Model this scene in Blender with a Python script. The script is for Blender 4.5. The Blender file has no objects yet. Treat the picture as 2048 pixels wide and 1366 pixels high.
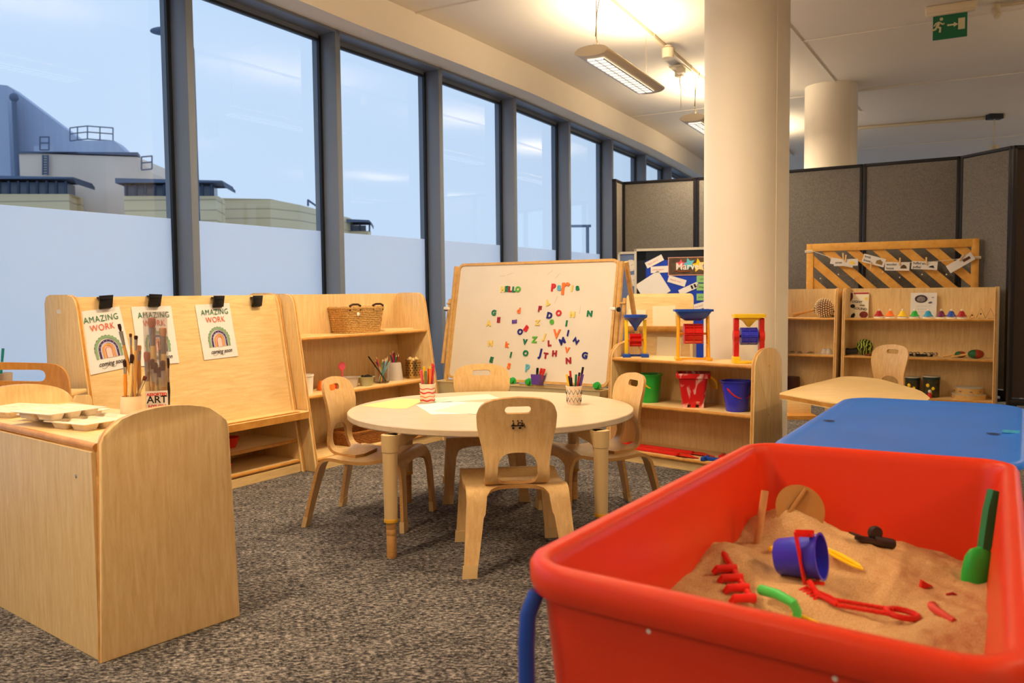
import bpy, bmesh, math, random
from mathutils import Vector, Matrix
from mathutils.geometry import delaunay_2d_cdt
random.seed(7)
R = math.radians
PI = math.pi
S = bpy.context.scene
COL = S.collection

# ------------------------------------------------------------------ camera
F = 1720.0
TH = math.atan(100.0 / F)
PHI = 0.0103
_f = Vector((0, math.cos(TH), -math.sin(TH)))
_u0 = Vector((0, math.sin(TH), math.cos(TH)))
_r0 = Vector((1, 0, 0))
_r = _r0 * math.cos(PHI) - _u0 * math.sin(PHI)
_u = _u0 * math.cos(PHI) + _r0 * math.sin(PHI)
CAM = Vector((0, 0, 1.0))
cd = bpy.data.cameras.new('camera')
cam = bpy.data.objects.new('camera', cd)
COL.objects.link(cam)
mm = Matrix((( _r.x, _u.x, -_f.x, CAM.x), (_r.y, _u.y, -_f.y, CAM.y), (_r.z, _u.z, -_f.z, CAM.z), (0, 0, 0, 1)))
cam.matrix_world = mm
cd.sensor_width = 36
cd.lens = F / 2048 * 36
cd.clip_start = 0.02
cd.clip_end = 400
cd.dof.use_dof = True
cd.dof.focus_distance = 3.9
cd.dof.aperture_fstop = 5.0
S.camera = cam

# ------------------------------------------------------------------ world, exposure
S.view_settings.view_transform = 'Standard'
S.view_settings.look = 'None'
S.view_settings.gamma = 1
S.view_settings.use_curve_mapping = False
S.view_settings.exposure = 0.0
W = bpy.data.worlds.new('world')
S.world = W
W.use_nodes = True
wn = W.node_tree.nodes
wl = W.node_tree.links
wn.clear()
wo = wn.new('ShaderNodeOutputWorld')
bg = wn.new('ShaderNodeBackground')
tc = wn.new('ShaderNodeTexCoord')
sep = wn.new('ShaderNodeSeparateXYZ')
rmp = wn.new('ShaderNodeValToRGB')
rmp.color_ramp.elements[0].position = 0.0
rmp.color_ramp.elements[0].color = (0.60, 0.71, 0.86, 1)
rmp.color_ramp.elements[1].position = 0.7
rmp.color_ramp.elements[1].color = (0.52, 0.68, 0.92, 1)
wl.new(tc.outputs['Generated'], sep.inputs[0])
wl.new(sep.outputs['Z'], rmp.inputs[0])
wl.new(rmp.outputs[0], bg.inputs[0])
bg.inputs[1].default_value = 1.15
wl.new(bg.outputs[0], wo.inputs[0])

LAMP_DOWN = 50.0
LAMP_UP = 23.0
LAMP_COL = (1.0, 0.80, 0.54)

# pixel helpers (2048 x 1366 frame): where a sight line meets a height, a depth or a plane
def ray(px, py):
    return (_f * F + _r * (px - 1024) + _u * (683 - py)).normalized()
def atz(px, py, z):
    d = ray(px, py)
    return CAM + d * ((z - CAM.z) / d.z)
def aty(px, py, y):
    d = ray(px, py)
    return CAM + d * (y / d.y)
def onplane(px, py, p0, n):
    d = ray(px, py)
    return CAM + d * ((p0 - CAM).dot(n) / d.dot(n))

# ------------------------------------------------------------------ colours and materials
def L(r, g, b):
    f = lambda v: (v / 255 / 12.92) if v / 255 <= 0.04045 else ((v / 255 + 0.055) / 1.055) ** 2.4
    return (f(r), f(g), f(b), 1)
MATS = {}
def mat(name, col, rough=0.5, metal=0.0, var=0.0, scale=20.0, bump=0.0, coat=0.0, stretch=None, trans=0.0, spec=0.5):
    if name in MATS: return MATS[name]
    m = bpy.data.materials.new(name)
    m.use_nodes = True
    nt = m.node_tree
    b = nt.nodes['Principled BSDF']
    b.inputs['Base Color'].default_value = col
    b.inputs['Roughness'].default_value = rough
    b.inputs['Metallic'].default_value = metal
    b.inputs['Specular IOR Level'].default_value = spec
    if coat: b.inputs['Coat Weight'].default_value = coat
    if trans: b.inputs['Transmission Weight'].default_value = trans
    t = nt.nodes.new('ShaderNodeTexCoord')
    mp = nt.nodes.new('ShaderNodeMapping')
    nz = nt.nodes.new('ShaderNodeTexNoise')
    nz.inputs['Scale'].default_value = scale
    nz.inputs['Detail'].default_value = 5
    if stretch: mp.inputs['Scale'].default_value = stretch
    nt.links.new(t.outputs['Object'], mp.inputs[0])
    nt.links.new(mp.outputs[0], nz.inputs['Vector'])
    if var:
        rp = nt.nodes.new('ShaderNodeValToRGB')
        lo = tuple(max(0, c * (1 - var)) for c in col[:3]) + (1,)
        hi = tuple(min(1, c * (1 + var)) for c in col[:3]) + (1,)
        rp.color_ramp.elements[0].position = 0.3
        rp.color_ramp.elements[0].color = lo
        rp.color_ramp.elements[1].position = 0.7
        rp.color_ramp.elements[1].color = hi
        nt.links.new(nz.outputs[0], rp.inputs[0])
        nt.links.new(rp.outputs[0], b.inputs['Base Color'])
    if bump:
        bp = nt.nodes.new('ShaderNodeBump')
        bp.inputs['Strength'].default_value = bump
        bp.inputs['Distance'].default_value = 0.004
        nt.links.new(nz.outputs[0], bp.inputs['Height'])
        nt.links.new(bp.outputs[0], b.inputs['Normal'])
    MATS[name] = m
    return m

def wood(name, c1, c2, stretch, rough=0.38, scale=9.0):
    m = bpy.data.materials.new(name)
    m.use_nodes = True
    nt = m.node_tree
    b = nt.nodes['Principled BSDF']
    b.inputs['Roughness'].default_value = rough
    t = nt.nodes.new('ShaderNodeTexCoord')
    mp = nt.nodes.new('ShaderNodeMapping')
    mp.inputs['Scale'].default_value = stretch
    n1 = nt.nodes.new('ShaderNodeTexNoise')
    n1.inputs['Scale'].default_value = scale
    n1.inputs['Detail'].default_value = 6
    n1.inputs['Distortion'].default_value = 0.6
    n2 = nt.nodes.new('ShaderNodeTexNoise')
    n2.inputs['Scale'].default_value = scale * 7
    n2.inputs['Detail'].default_value = 3
    mx = nt.nodes.new('ShaderNodeMath')
    mx.operation = 'MULTIPLY_ADD'
    mx.inputs[1].default_value = 0.45
    rp = nt.nodes.new('ShaderNodeValToRGB')
    rp.color_ramp.elements[0].position = 0.45
    rp.color_ramp.elements[0].color = c2
    rp.color_ramp.elements[1].position = 0.95
    rp.color_ramp.elements[1].color = c1
    nt.links.new(t.outputs['Object'], mp.inputs[0])
    nt.links.new(mp.outputs[0], n1.inputs['Vector'])
    nt.links.new(mp.outputs[0], n2.inputs['Vector'])
    nt.links.new(n2.outputs[0], mx.inputs[0])
    nt.links.new(n1.outputs[0], mx.inputs[2])
    nt.links.new(mx.outputs[0], rp.inputs[0])
    nt.links.new(rp.outputs[0], b.inputs['Base Color'])
    MATS[name] = m
    return m

WV = wood('maple upright grain', L(234, 202, 146), L(214, 174, 114), (9, 9, 0.9))
WH = wood('maple long grain', L(236, 204, 146), L(218, 178, 116), (0.9, 9, 9))
WE = wood('honey maple edge', L(208, 148, 70), L(180, 116, 44), (2, 2, 2), 0.3)
WP = wood('bent birch plywood', L(224, 186, 128), L(202, 158, 100), (8, 8, 1.2), 0.3)
WPE = wood('plywood edge', L(200, 150, 88), L(176, 124, 66), (3, 3, 20), 0.45)
WT = wood('pale table laminate', L(216, 192, 160), L(206, 180, 146), (1, 3, 3), 0.3)
PLE = mat('beige plastic', L(206, 172, 118), 0.45)
HONEY = wood('honey pine', L(224, 178, 108), L(202, 150, 80), (3, 3, 3), 0.4)

WHITE = mat('white plaster', L(238, 226, 206), 0.85, var=0.02, scale=3)
PAINTC = mat('ceiling paint', L(236, 226, 210), 0.9, var=0.015, scale=1.5)
FRAME = mat('grey powder coated frame', L(112, 120, 134), 0.42, var=0.05, scale=3)
DARKG = mat('black gasket', L(22, 26, 34), 0.6, var=0.1)
BLACK = mat('black plastic', L(18, 17, 19), 0.32, var=0.1, scale=40)
PAPER = mat('white paper', L(230, 222, 214), 0.8, var=0.015, scale=8)
WPLAS = mat('white plastic', L(240, 230, 214), 0.4, var=0.02)
STEEL = mat('brushed steel', L(200, 190, 170), 0.25, 1.0, var=0.08, scale=60)
def pl(name, r, g, b, rough=0.3):
    return mat(name, L(r, g, b), rough, var=0.04, scale=15)
RED = pl('red plastic', 214, 34, 24)
BLUE = pl('blue plastic', 28, 74, 170)
DBLUE = pl('deep blue plastic', 52, 54, 198)
YEL = pl('yellow plastic', 250, 202, 30)
GRN = pl('green plastic', 40, 168, 60)
DGRN = pl('dark green plastic', 18, 120, 76)
LIME = pl('lime plastic', 96, 178, 40)
ORA = pl('orange plastic', 246, 120, 40)
CYAN = pl('sky blue plastic', 96, 184, 206)
PUR = pl('purple plastic', 96, 60, 150)
NAVY = pl('navy plastic', 28, 26, 120)
PINK = pl('pink plastic', 232, 84, 104)
PYEL = pl('pale yellow plastic', 240, 206, 96)
DRED = pl('dark red plastic', 168, 20, 32)

# ------------------------------------------------------------------ mesh tools
class G:
    def __init__(s): s.bm = bmesh.new()
    def face(s, vs, mi=0):
        try:
            f = s.bm.faces.new(vs); f.material_index = mi; return f
        except ValueError: return None
    def box(s, c, size, rot=None, mi=0, bev=0.0, seg=2):
        b = bmesh.new()
        bmesh.ops.create_cube(b, size=1)
        for v in b.verts: v.co = Vector((v.co.x * size[0], v.co.y * size[1], v.co.z * size[2]))
        if bev: bmesh.ops.bevel(b, geom=b.edges[:] , offset=bev, segments=seg, affect='EDGES', profile=0.5)
        M = Matrix.Translation(Vector(c)) @ (rot.to_4x4() if rot else Matrix.Identity(4))
        s.merge(b, M, mi)
    def merge(s, b, M=None, mi=None):
        mp = {}
        for v in b.verts: mp[v] = s.bm.verts.new(M @ v.co if M else v.co)
        for f in b.faces:
            s.face([mp[v] for v in f.verts], f.material_index if mi is None else mi)
        b.free()
    def tube(s, pts, r, seg=10, caps=True, mi=0, closed=False, flat=1.0):
        pts = [Vector(p) for p in pts]
        n = len(pts)
        rr = r if isinstance(r, (list, tuple)) else [r] * n
        rings = []
        t0 = (pts[1] - pts[0]).normalized()
        a = Vector((0, 0, 1)) if abs(t0.z) < 0.9 else Vector((1, 0, 0))
        nrm = (a - t0 * a.dot(t0)).normalized()
        for i in range(n):
            if closed: t = (pts[(i + 1) % n] - pts[i - 1]).normalized()
            elif i == 0: t = t0
            elif i == n - 1: t = (pts[-1] - pts[-2]).normalized()
            else: t = ((pts[i + 1] - pts[i]).normalized() + (pts[i] - pts[i - 1]).normalized()).normalized()
            nrm = (nrm - t * nrm.dot(t)).normalized()
            bn = t.cross(nrm)
            rings.append([s.bm.verts.new(pts[i] + (nrm * math.cos(2 * PI * k / seg) + bn * math.sin(2 * PI * k / seg) * flat) * rr[i]) for k in range(seg)])
        m = n if closed else n - 1
        for i in range(m):
            A = rings[i]; B = rings[(i + 1) % n]
            for k in range(seg): s.face([A[k], A[(k + 1) % seg], B[(k + 1) % seg], B[k]], mi)
        if caps and not closed:
            s.face(rings[0][::-1], mi); s.face(rings[-1], mi)
    def cyl(s, p0, p1, r0, r1=None, seg=20, mi=0):
        s.tube([p0, p1], [r0, r0 if r1 is None else r1], seg, True, mi)
    def lathe(s, prof, o=(0, 0, 0), seg=28, mi=0, M=None, sx=1.0, sy=1.0):
        o = Vector(o)
        rings = []
        for r, z in prof:
            if r < 1e-6:
                p = Vector((0, 0, z)); p = M @ p if M else p
                rings.append([s.bm.verts.new(o + p)])
            else:
                ring = []
                for k in range(seg):
                    p = Vector((r * sx * math.cos(2 * PI * k / seg), r * sy * math.sin(2 * PI * k / seg), z))
                    p = M @ p if M else p
                    ring.append(s.bm.verts.new(o + p))
                rings.append(ring)
        for A, B in zip(rings, rings[1:]):
            for k in range(seg):
                k2 = (k + 1) % seg
                if len(A) == 1 and len(B) > 1: s.face([A[0], B[k2], B[k]], mi)
                elif len(B) == 1 and len(A) > 1: s.face([A[k], A[k2], B[0]], mi)
                elif len(A) > 1: s.face([A[k], A[k2], B[k2], B[k]], mi)
        if len(rings[0]) > 1: s.face(rings[0][::-1], mi)
        if len(rings[-1]) > 1: s.face(rings[-1], mi)
    def loft(s, rings, caps=True, mi=0):
        V = [[s.bm.verts.new(p) for p in r] for r in rings]
        n = len(V[0])
        for A, B in zip(V, V[1:]):
            for k in range(n): s.face([A[k], A[(k + 1) % n], B[(k + 1) % n], B[k]], mi)
        if caps: s.face(V[0][::-1], mi); s.face(V[-1], mi)
    def sphere(s, c, r, seg=16, sc=(1, 1, 1), mi=0):
        prof = [(max(0, r * math.sin(PI * i / 10)), -r * math.cos(PI * i / 10)) for i in range(11)]
        prof[0] = (0, -r); prof[-1] = (0, r)
        s.lathe(prof, c, seg, mi, Matrix.Diagonal(sc))
    def slab(s, out, t, fn, mi=0, me=1, bev=0.0):
        """outline (a,b) extruded from 0 to t; fn(a,b,c)->xyz"""
        b = bmesh.new()
        A = [b.verts.new(fn(p[0], p[1], 0)) for p in out]
        B = [b.verts.new(fn(p[0], p[1], t)) for p in out]
        f0 = b.faces.new(A[::-1]); f1 = b.faces.new(B)
        f0.material_index = mi; f1.material_index = mi
        n = len(out)
        for k in range(n):
            f = b.faces.new([A[k], A[(k + 1) % n], B[(k + 1) % n], B[k]]); f.material_index = me
        if bev:
            es = [e for e in b.edges if any(f in (f0, f1) for f in e.link_faces)]
            bmesh.ops.bevel(b, geom=es, offset=bev, segments=2, affect='EDGES', profile=0.5)
        s.merge(b)
    def plate(s, loops, t, fn, step=0.02, mi=0, me=1):
        """bent or pierced sheet: loops[0] outer, others holes; fn(u,v,c) c=0..t"""
        if step:
            nl = []
            for lp in loops:
                q = []
                for i in range(len(lp)):
                    a_ = Vector(lp[i]); b_ = Vector(lp[(i + 1) % len(lp)]); m_ = max(1, int((b_ - a_).length / step + .5))
                    for j in range(m_): q.append(tuple(a_.lerp(b_, j / m_)))
                nl.append(q)
            loops = nl
        pts = []; eds = []
        for lp in loops:
            n0 = len(pts)
            pts += [Vector((p[0], p[1])) for p in lp]
            eds += [(n0 + i, n0 + (i + 1) % len(lp)) for i in range(len(lp))]
        def inside(x, y):
            c = False
            for lp in loops:
                n = len(lp)
                for i in range(n):
                    x1, y1 = lp[i]; x2, y2 = lp[(i + 1) % n]
                    if (y1 > y) != (y2 > y) and x < (x2 - x1) * (y - y1) / (y2 - y1) + x1: c = not c
            return c
        xs = [p[0] for p in loops[0]]; ys = [p[1] for p in loops[0]]
        if step:
            y = min(ys) + step / 2
            while y < max(ys):
                x = min(xs) + step / 2
                while x < max(xs):
                    if inside(x, y): pts.append(Vector((x, y)))
                    x += step
                y += step
        vc, ve, vf = delaunay_2d_cdt(pts, eds, [], 0, 1e-6)[:3]
        tris = []
        for f in vf:
            c = sum((vc[i] for i in f), Vector((0, 0))) / len(f)
            if inside(c.x, c.y): tris.append(f)
        A = [s.bm.verts.new(fn(p.x, p.y, 0)) for p in vc]
        B = [s.bm.verts.new(fn(p.x, p.y, t)) for p in vc]
        cnt = {}
        for f in tris:
            s.face([A[i] for i in f][::-1], mi); s.face([B[i] for i in f], mi)
            for i in range(len(f)):
                e = (f[i], f[(i + 1) % len(f)])
                cnt[e] = 1
        for (i, j) in list(cnt):
            if (j, i) not in cnt: s.face([A[i], A[j], B[j], B[i]], me)
        for v in A + B:
            if not v.link_faces: s.bm.verts.remove(v)
    def build(s, name, mats, parent=None, angle=38, smooth=True, M=None):
        if not isinstance(mats, (list, tuple)): mats = [mats]
        if M: s.bm.transform(M)
        bmesh.ops.recalc_face_normals(s.bm, faces=s.bm.faces[:])
        me = bpy.data.meshes.new(name)
        s.bm.to_mesh(me); s.bm.free()
        for m in mats: me.materials.append(m)
        if smooth:
            me.shade_smooth()
            me.set_sharp_from_angle(angle=R(angle))
        o = bpy.data.objects.new(name, me)
        COL.objects.link(o)
        if parent: o.parent = parent
        return o

def tag(o, label=None, cat=None, group=None, kind=None):
    if label: o['label'] = label
    if cat: o['category'] = cat
    if group: o['group'] = group
    if kind: o['kind'] = kind
    return o
def thing(name, label, cat, loc=(0, 0, 0), rz=0.0, group=None, kind=None):
    o = bpy.data.objects.new(name, None)
    COL.objects.link(o)
    o.empty_display_size = 0.05
    o.location = loc; o.rotation_euler = (0, 0, rz)
    return tag(o, label, cat, group, kind)
def copy_tree(o, parent=None, first=True):
    c = o.copy(); COL.objects.link(c)
    if parent: c.parent = parent
    for ch in list(o.children): copy_tree(ch, c)
    return c
def place(o, loc, rz=None, M=None):
    if M is not None: o.matrix_world = M
    else:
        o.location = loc
        if rz is not None: o.rotation_euler = (0, 0, rz)
    return o
class Fr:
    def __init__(s, x, y, deg):
        s.o = Vector((x, y, 0)); s.a = R(deg)
        s.x = Vector((math.cos(s.a), math.sin(s.a), 0)); s.y = Vector((-math.sin(s.a), math.cos(s.a), 0))
    def w(s, x, y, z=0): return s.o + s.x * x + s.y * y + Vector((0, 0, z))
def planeM(p, xd, up, rot=0.0):
    """local x right, y up in the surface, z out of it"""
    xd = Vector(xd).normalized(); n = xd.cross(Vector(up)).normalized(); yd = n.cross(xd).normalized()
    M = Matrix(((xd.x, yd.x, n.x, p[0]), (xd.y, yd.y, n.y, p[1]), (xd.z, yd.z, n.z, p[2]), (0, 0, 0, 1)))
    return M @ Matrix.Rotation(rot, 4, 'Z')
def rrect(x0, y0, x1, y1, r, seg=5):
    """rounded rectangle; r = one radius or four (bl, br, tr, tl)"""
    if not isinstance(r, (list, tuple)): r = [r] * 4
    out = []
    for (cx, cy, a0, rr) in ((x0 + r[0], y0 + r[0], PI, r[0]), (x1 - r[1], y0 + r[1], 1.5 * PI, r[1]), (x1 - r[2], y1 - r[2], 0, r[2]), (x0 + r[3], y1 - r[3], 0.5 * PI, r[3])):
        if rr < 1e-5: out.append((cx, cy)); continue
        for i in range(seg + 1):
            a = a0 + 0.5 * PI * i / seg
            out.append((cx + rr * math.cos(a), cy + rr * math.sin(a)))
    return out
def rounded(poly, rad, seg=5):
    out = []; n = len(poly)
    for i in range(n):
        p = Vector(poly[i]); a = Vector(poly[i - 1]); b = Vector(poly[(i + 1) % n])
        r = rad[i] if isinstance(rad, (list, tuple)) else rad
        if r < 1e-5: out.append(tuple(p)); continue
        d1 = (a - p).normalized(); d2 = (b - p).normalized()
        p1 = p + d1 * min(r, (a - p).length * .49); p2 = p + d2 * min(r, (b - p).length * .49)
        for k in range(seg + 1):
            t = k / seg
            q = p1 * (1 - t) ** 2 + p * 2 * t * (1 - t) + p2 * t * t
            out.append((q.x, q.y))
    return out
XY = lambda a, b, c: Vector((a, b, c))
def text_bm(body, size, depth=0.0004, sx=1.0, bold=0.0, align='CENTER', shear=0.0, spacing=1.0):
    cu = bpy.data.curves.new('t', 'FONT')
    cu.body = body; cu.size = size; cu.extrude = depth; cu.offset = bold; cu.align_x = align; cu.align_y = 'CENTER'
    cu.shear = shear; cu.resolution_u = 3; cu.space_character = spacing
    o = bpy.data.objects.new('t', cu); COL.objects.link(o)
    bpy.context.view_layer.update()
    me = bpy.data.meshes.new_from_object(o.evaluated_get(bpy.context.evaluated_depsgraph_get()))
    b = bmesh.new(); b.from_mesh(me)
    for v in b.verts: v.co.x *= sx
    bpy.data.objects.remove(o); bpy.data.curves.remove(cu); bpy.data.meshes.remove(me)
    return b
def text(name, body, size, m, parent, x, y, z, rot=0.0, **k):
    g = G(); g.merge(text_bm(body, size, **k), Matrix.Translation((x, y, z)) @ Matrix.Rotation(rot, 4, 'Z'), 0)
    return g.build(name, m, parent, smooth=False)
def label_part(o, s): o['label'] = s; return o

# ------------------------------------------------------------------ room
def carpet():
    m = bpy.data.materials.new('speckled grey carpet'); m.use_nodes = True
    nt = m.node_tree; b = nt.nodes['Principled BSDF']; b.inputs['Roughness'].default_value = 0.95
    b.inputs['Specular IOR Level'].default_value = 0.1
    t = nt.nodes.new('ShaderNodeTexCoord')
    mp = nt.nodes.new('ShaderNodeMapping'); mp.inputs['Scale'].default_value = (0.5, 1.0, 1)
    mp.inputs['Rotation'].default_value = (0, 0, R(-8))
    n1 = nt.nodes.new('ShaderNodeTexNoise'); n1.inputs['Scale'].default_value = 105; n1.inputs['Detail'].default_value = 7
    n1.inputs['Roughness'].default_value = 0.86
    n2 = nt.nodes.new('ShaderNodeTexNoise'); n2.inputs['Scale'].default_value = 14; n2.inputs['Detail'].default_value = 3
    ma = nt.nodes.new('ShaderNodeMath'); ma.operation = 'MULTIPLY_ADD'; ma.inputs[1].default_value = 0.10
    rp = nt.nodes.new('ShaderNodeValToRGB')
    e = rp.color_ramp.elements
    e[0].position = 0.47; e[0].color = L(28, 26, 28)
    e[1].position = 0.635; e[1].color = L(176, 165, 154)
    k = e.new(0.55); k.color = L(82, 77, 75)
    nt.links.new(t.outputs['Object'], mp.inputs[0])
    nt.links.new(mp.outputs[0], n1.inputs['Vector']); nt.links.new(mp.outputs[0], n2.inputs['Vector'])
    nt.links.new(n2.outputs[0], ma.inputs[0]); nt.links.new(n1.outputs[0], ma.inputs[2])
    nt.links.new(ma.outputs[0], rp.inputs[0]); nt.links.new(rp.outputs[0], b.inputs['Base Color'])
    bp = nt.nodes.new('ShaderNodeBump'); bp.inputs['Strength'].default_value = 0.6; bp.inputs['Distance'].default_value = 0.004
    nt.links.new(n1.outputs[0], bp.inputs['Height']); nt.links.new(bp.outputs[0], b.inputs['Normal'])
    return m
CARPET = carpet()
ZC = 3.05           # ceiling
ZH = 2.80           # window head
# window wall: inner front line of the mullions, curving gently
MP = [(-4.86, -0.50), (-4.24, 0.585), (-3.62, 1.67), (-3.00, 2.755), (-2.38, 3.84), (-1.77, 4.92), (-1.16, 6.02), (-0.54, 7.04), (0.063, 8.09), (0.643, 9.21), (1.23, 10.35), (1.80, 11.48), (2.36, 12.69), (2.90, 13.92), (3.42, 15.15), (3.92, 16.4)]
MP = [Vector((a, b, 0)) for a, b in MP]
def nrm_out(i):
    a = MP[max(0, i - 1)]; b = MP[min(len(MP) - 1, i + 1)]
    d = (b - a).normalized(); return Vector((-d.y, d.x, 0))
def inner(off): return [MP[i] - nrm_out(i) * off for i in range(len(MP))]
def poly_floor(name, z0, z1, m, kind='structure'):
    edge = [MP[i] + nrm_out(i) * 0.25 for i in range(len(MP))]
    pts = [(p.x, p.y) for p in edge] + [(12, 16.4), (12, -3.5), (edge[0].x, -3.5)]
    g = G(); g.slab(pts, z1 - z0, lambda a, b, c: Vector((a, b, z0 + c)), 0, 0)
    return tag(g.build(name, m, smooth=False), kind=kind)
poly_floor('floor', -0.12, 0.0, CARPET)
poly_floor('ceiling', ZC, ZC + 0.12, PAINTC)
# beam over the windows: soffit and face
g = G()
inn = inner(0.19); outp = [MP[i] + nrm_out(i) * 0.25 for i in range(len(MP))]
rings = [[Vector((a.x, a.y, ZH)), Vector((b.x, b.y, ZH)), Vector((b.x, b.y, ZC)), Vector((a.x, a.y, ZC))] for a, b in zip(inn, outp)]
g.loft(rings)
tag(g.build('wall_left', WHITE, angle=60), kind='structure')
for nm, c, sz in (('wall_back', (7.9, 16.45, .4), (8.4, .1, .8)), ('wall_right', (12.05, 2.2, 1.5), (.1, 11.4, 3.1)), ('wall_right_rear', (12.05, 12.1, .4), (.1, 8.5, .8)), ('wall_front', (3.5, -3.55, 1.5), (17.1, .1, 3.1))):
    g = G(); g.box(c, sz); tag(g.build(nm, WHITE), kind='structure')
# short return wall closing the window line behind the camera
g = G(); g.box((MP[0].x - .15, -2.0, 1.5), (.2, 3.1, 3.1)); tag(g.build('wall_left_rear', WHITE), kind='structure')

# glass and frosted film
def glass_mat():
    m = bpy.data.materials.new('window glass'); m.use_nodes = True
    nt = m.node_tree; nt.nodes.clear()
    o = nt.nodes.new('ShaderNodeOutputMaterial'); mx = nt.nodes.new('ShaderNodeMixShader')
    tr = nt.nodes.new('ShaderNodeBsdfTransparent'); tr.inputs[0].default_value = (0.93, 0.97, 1.0, 1)
    gl = nt.nodes.new('ShaderNodeBsdfGlossy'); gl.inputs['Roughness'].default_value = 0.01
    fr = nt.nodes.new('ShaderNodeFresnel'); fr.inputs['IOR'].default_value = 1.5
    ge = nt.nodes.new('ShaderNodeNewGeometry'); iv = nt.nodes.new('ShaderNodeMath'); iv.operation = 'SUBTRACT'; iv.inputs[0].default_value = 1.0
    mu = nt.nodes.new('ShaderNodeMath'); mu.operation = 'MULTIPLY'
    nt.links.new(ge.outputs['Backfacing'], iv.inputs[1]); nt.links.new(fr.outputs[0], mu.inputs[0]); nt.links.new(iv.outputs[0], mu.inputs[1])
    nt.links.new(mu.outputs[0], mx.inputs[0]); nt.links.new(tr.outputs[0], mx.inputs[1]); nt.links.new(gl.outputs[0], mx.inputs[2])
    nt.links.new(mx.outputs[0], o.inputs[0]); return m
GLASS = glass_mat()
def film_mat():
    m = bpy.data.materials.new('frosted film'); m.use_nodes = True
    nt = m.node_tree; nt.nodes.clear()
    o = nt.nodes.new('ShaderNodeOutputMaterial'); mx = nt.nodes.new('ShaderNodeMixShader')
    tr = nt.nodes.new('ShaderNodeBsdfTranslucent'); tr.inputs[0].default_value = (0.97, 0.98, 1.0, 1)
    df = nt.nodes.new('ShaderNodeBsdfDiffuse'); df.inputs[0].default_value = (0.75, 0.78, 0.82, 1)
    mx.inputs[0].default_value = 0.10
    nt.links.new(tr.outputs[0], mx.inputs[1]); nt.links.new(df.outputs[0], mx.inputs[2]); nt.links.new(mx.outputs[0], o.inputs[0])
    return m
FILM = film_mat()
ZF = 1.435
# unseen window bands added beyond the partition to brighten the far ceiling
for k, (cx, cy, ln, rz) in enumerate(((7.9, 16.45, 8.4, 0), (12.05, 12.1, 8.5, PI / 2))):
    w = thing('window_%d' % (16 + k), None, None, (cx, cy, .8), rz, kind='structure')
    g = G(); g.box((0, 0, 1.1), (ln, .006, 2.2)); g.build('pane', GLASS, w, smooth=False)
    g = G()
    for j in range(8): g.box((-ln / 2 + .04 + j * (ln - .08) / 7, 0, 1.125), (.06, .1, 2.25))
    g.box((0, 0, .03), (ln, .1, .06)); g.box((0, 0, 2.22), (ln, .1, .06)); g.build('frame', FRAME, w)
for i in range(len(MP) - 1):
    a, b = MP[i], MP[i + 1]
    d = (b - a); Ln = d.length; d.normalize(); n = Vector((-d.y, d.x, 0)); ang = math.atan2(d.y, d.x)
    w = thing('window_%d' % (i + 1), None, None, a, ang, kind='structure')
    # local: x along wall, y outwards
    g = G()
    g.box((Ln - .025, .065, ZH / 2 + .0), (.05, .13, ZH), bev=.002)
    g.box((Ln - .025, .165, ZH / 2), (.07, .07, ZH))
    g.box((Ln / 2, .065, ZH - .01), (Ln, .13, .02)); g.box((Ln / 2, .165, ZH - .025), (Ln, .07, .05))
    g.box((Ln / 2, .1, .03), (Ln, .2, .06))
    g.build('frame', FRAME, w)
    g = G()
    for x in (.012, Ln - .062): g.box((x, .138, ZH / 2), (.022, .02, ZH - .06))
    g.box((Ln / 2, .138, ZH - .058), (Ln - .05, .02, .016))
    g.build('gasket', DARKG, w)
    g = G(); g.box((Ln / 2 - .02, .16, ZH / 2), (Ln - .05, .006, ZH - .1)); g.build('pane', GLASS, w, smooth=False)
    g = G(); g.box((Ln / 2 - .02, .1535, .06 + (ZF - .06) / 2), (Ln - .09, .001, ZF - .06)); g.build('frosted_film', FILM, w, smooth=False)

# round columns
def column(name, x, y, r):
    g = G(); g.lathe([(r, 0), (r, ZC)], (0, 0, 0), 72)
    o = g.build(name, WHITE); o.location = (x, y, 0); tag(o, kind='structure')
    g = G()
    A = R(-61.8); g.box(((r + .0005) * math.cos(A), (r + .0005) * math.sin(A), ZC / 2), (.004, .006, ZC - .01), Matrix.Rotation(A, 3, 'Z')); g.build('casting_seam', WHITE, o)
    return o
COLX, COLY, COLR = 1.418, 5.22, 0.247
column('pillar', COLX, COLY, COLR)['label'] = 'round cream column behind the bucket shelf'
c2 = aty(1661, 300, 8.9)
column('pillar', c2.x, c2.y, .255)['label'] = 'round cream column beyond the grey partition'

# ceiling seams running across the room and one conduit: thin raised joints
uw = Vector((.497, .868, 0)); un = Vector((.868, -.497, 0))
seam = PAINTC
k = 0
for (px, py) in ((828, 26), (1262, 233), (1250, 131), (1604, 82), (1712, 183), (1712, 298)):
    p = atz(px, py, ZC); k += 1
    if px in (1250,): continue
    g = G(); Ls = 9 if px > 1500 else 3.2
    st = 0.0
    if px == 1604: st = 0
    c = p + un * (Ls / 2 + st)
    g.box((c.x, c.y, ZC - .004), (Ls, .012 if px != 1712 else .02, .01), Matrix.Rotation(math.atan2(un.y, un.x), 3, 'Z'))
    tag(g.build('trim_%d' % k, seam), kind='structure')
p0 = atz(1604, 82, ZC)
g = G(); q = p0 + uw * 1.2; g.box((q.x, q.y, ZC - .004), (4.2, .012, .01), Matrix.Rotation(math.atan2(uw.y, uw.x), 3, 'Z')); tag(g.build('trim_9', seam), kind='structure')

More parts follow.
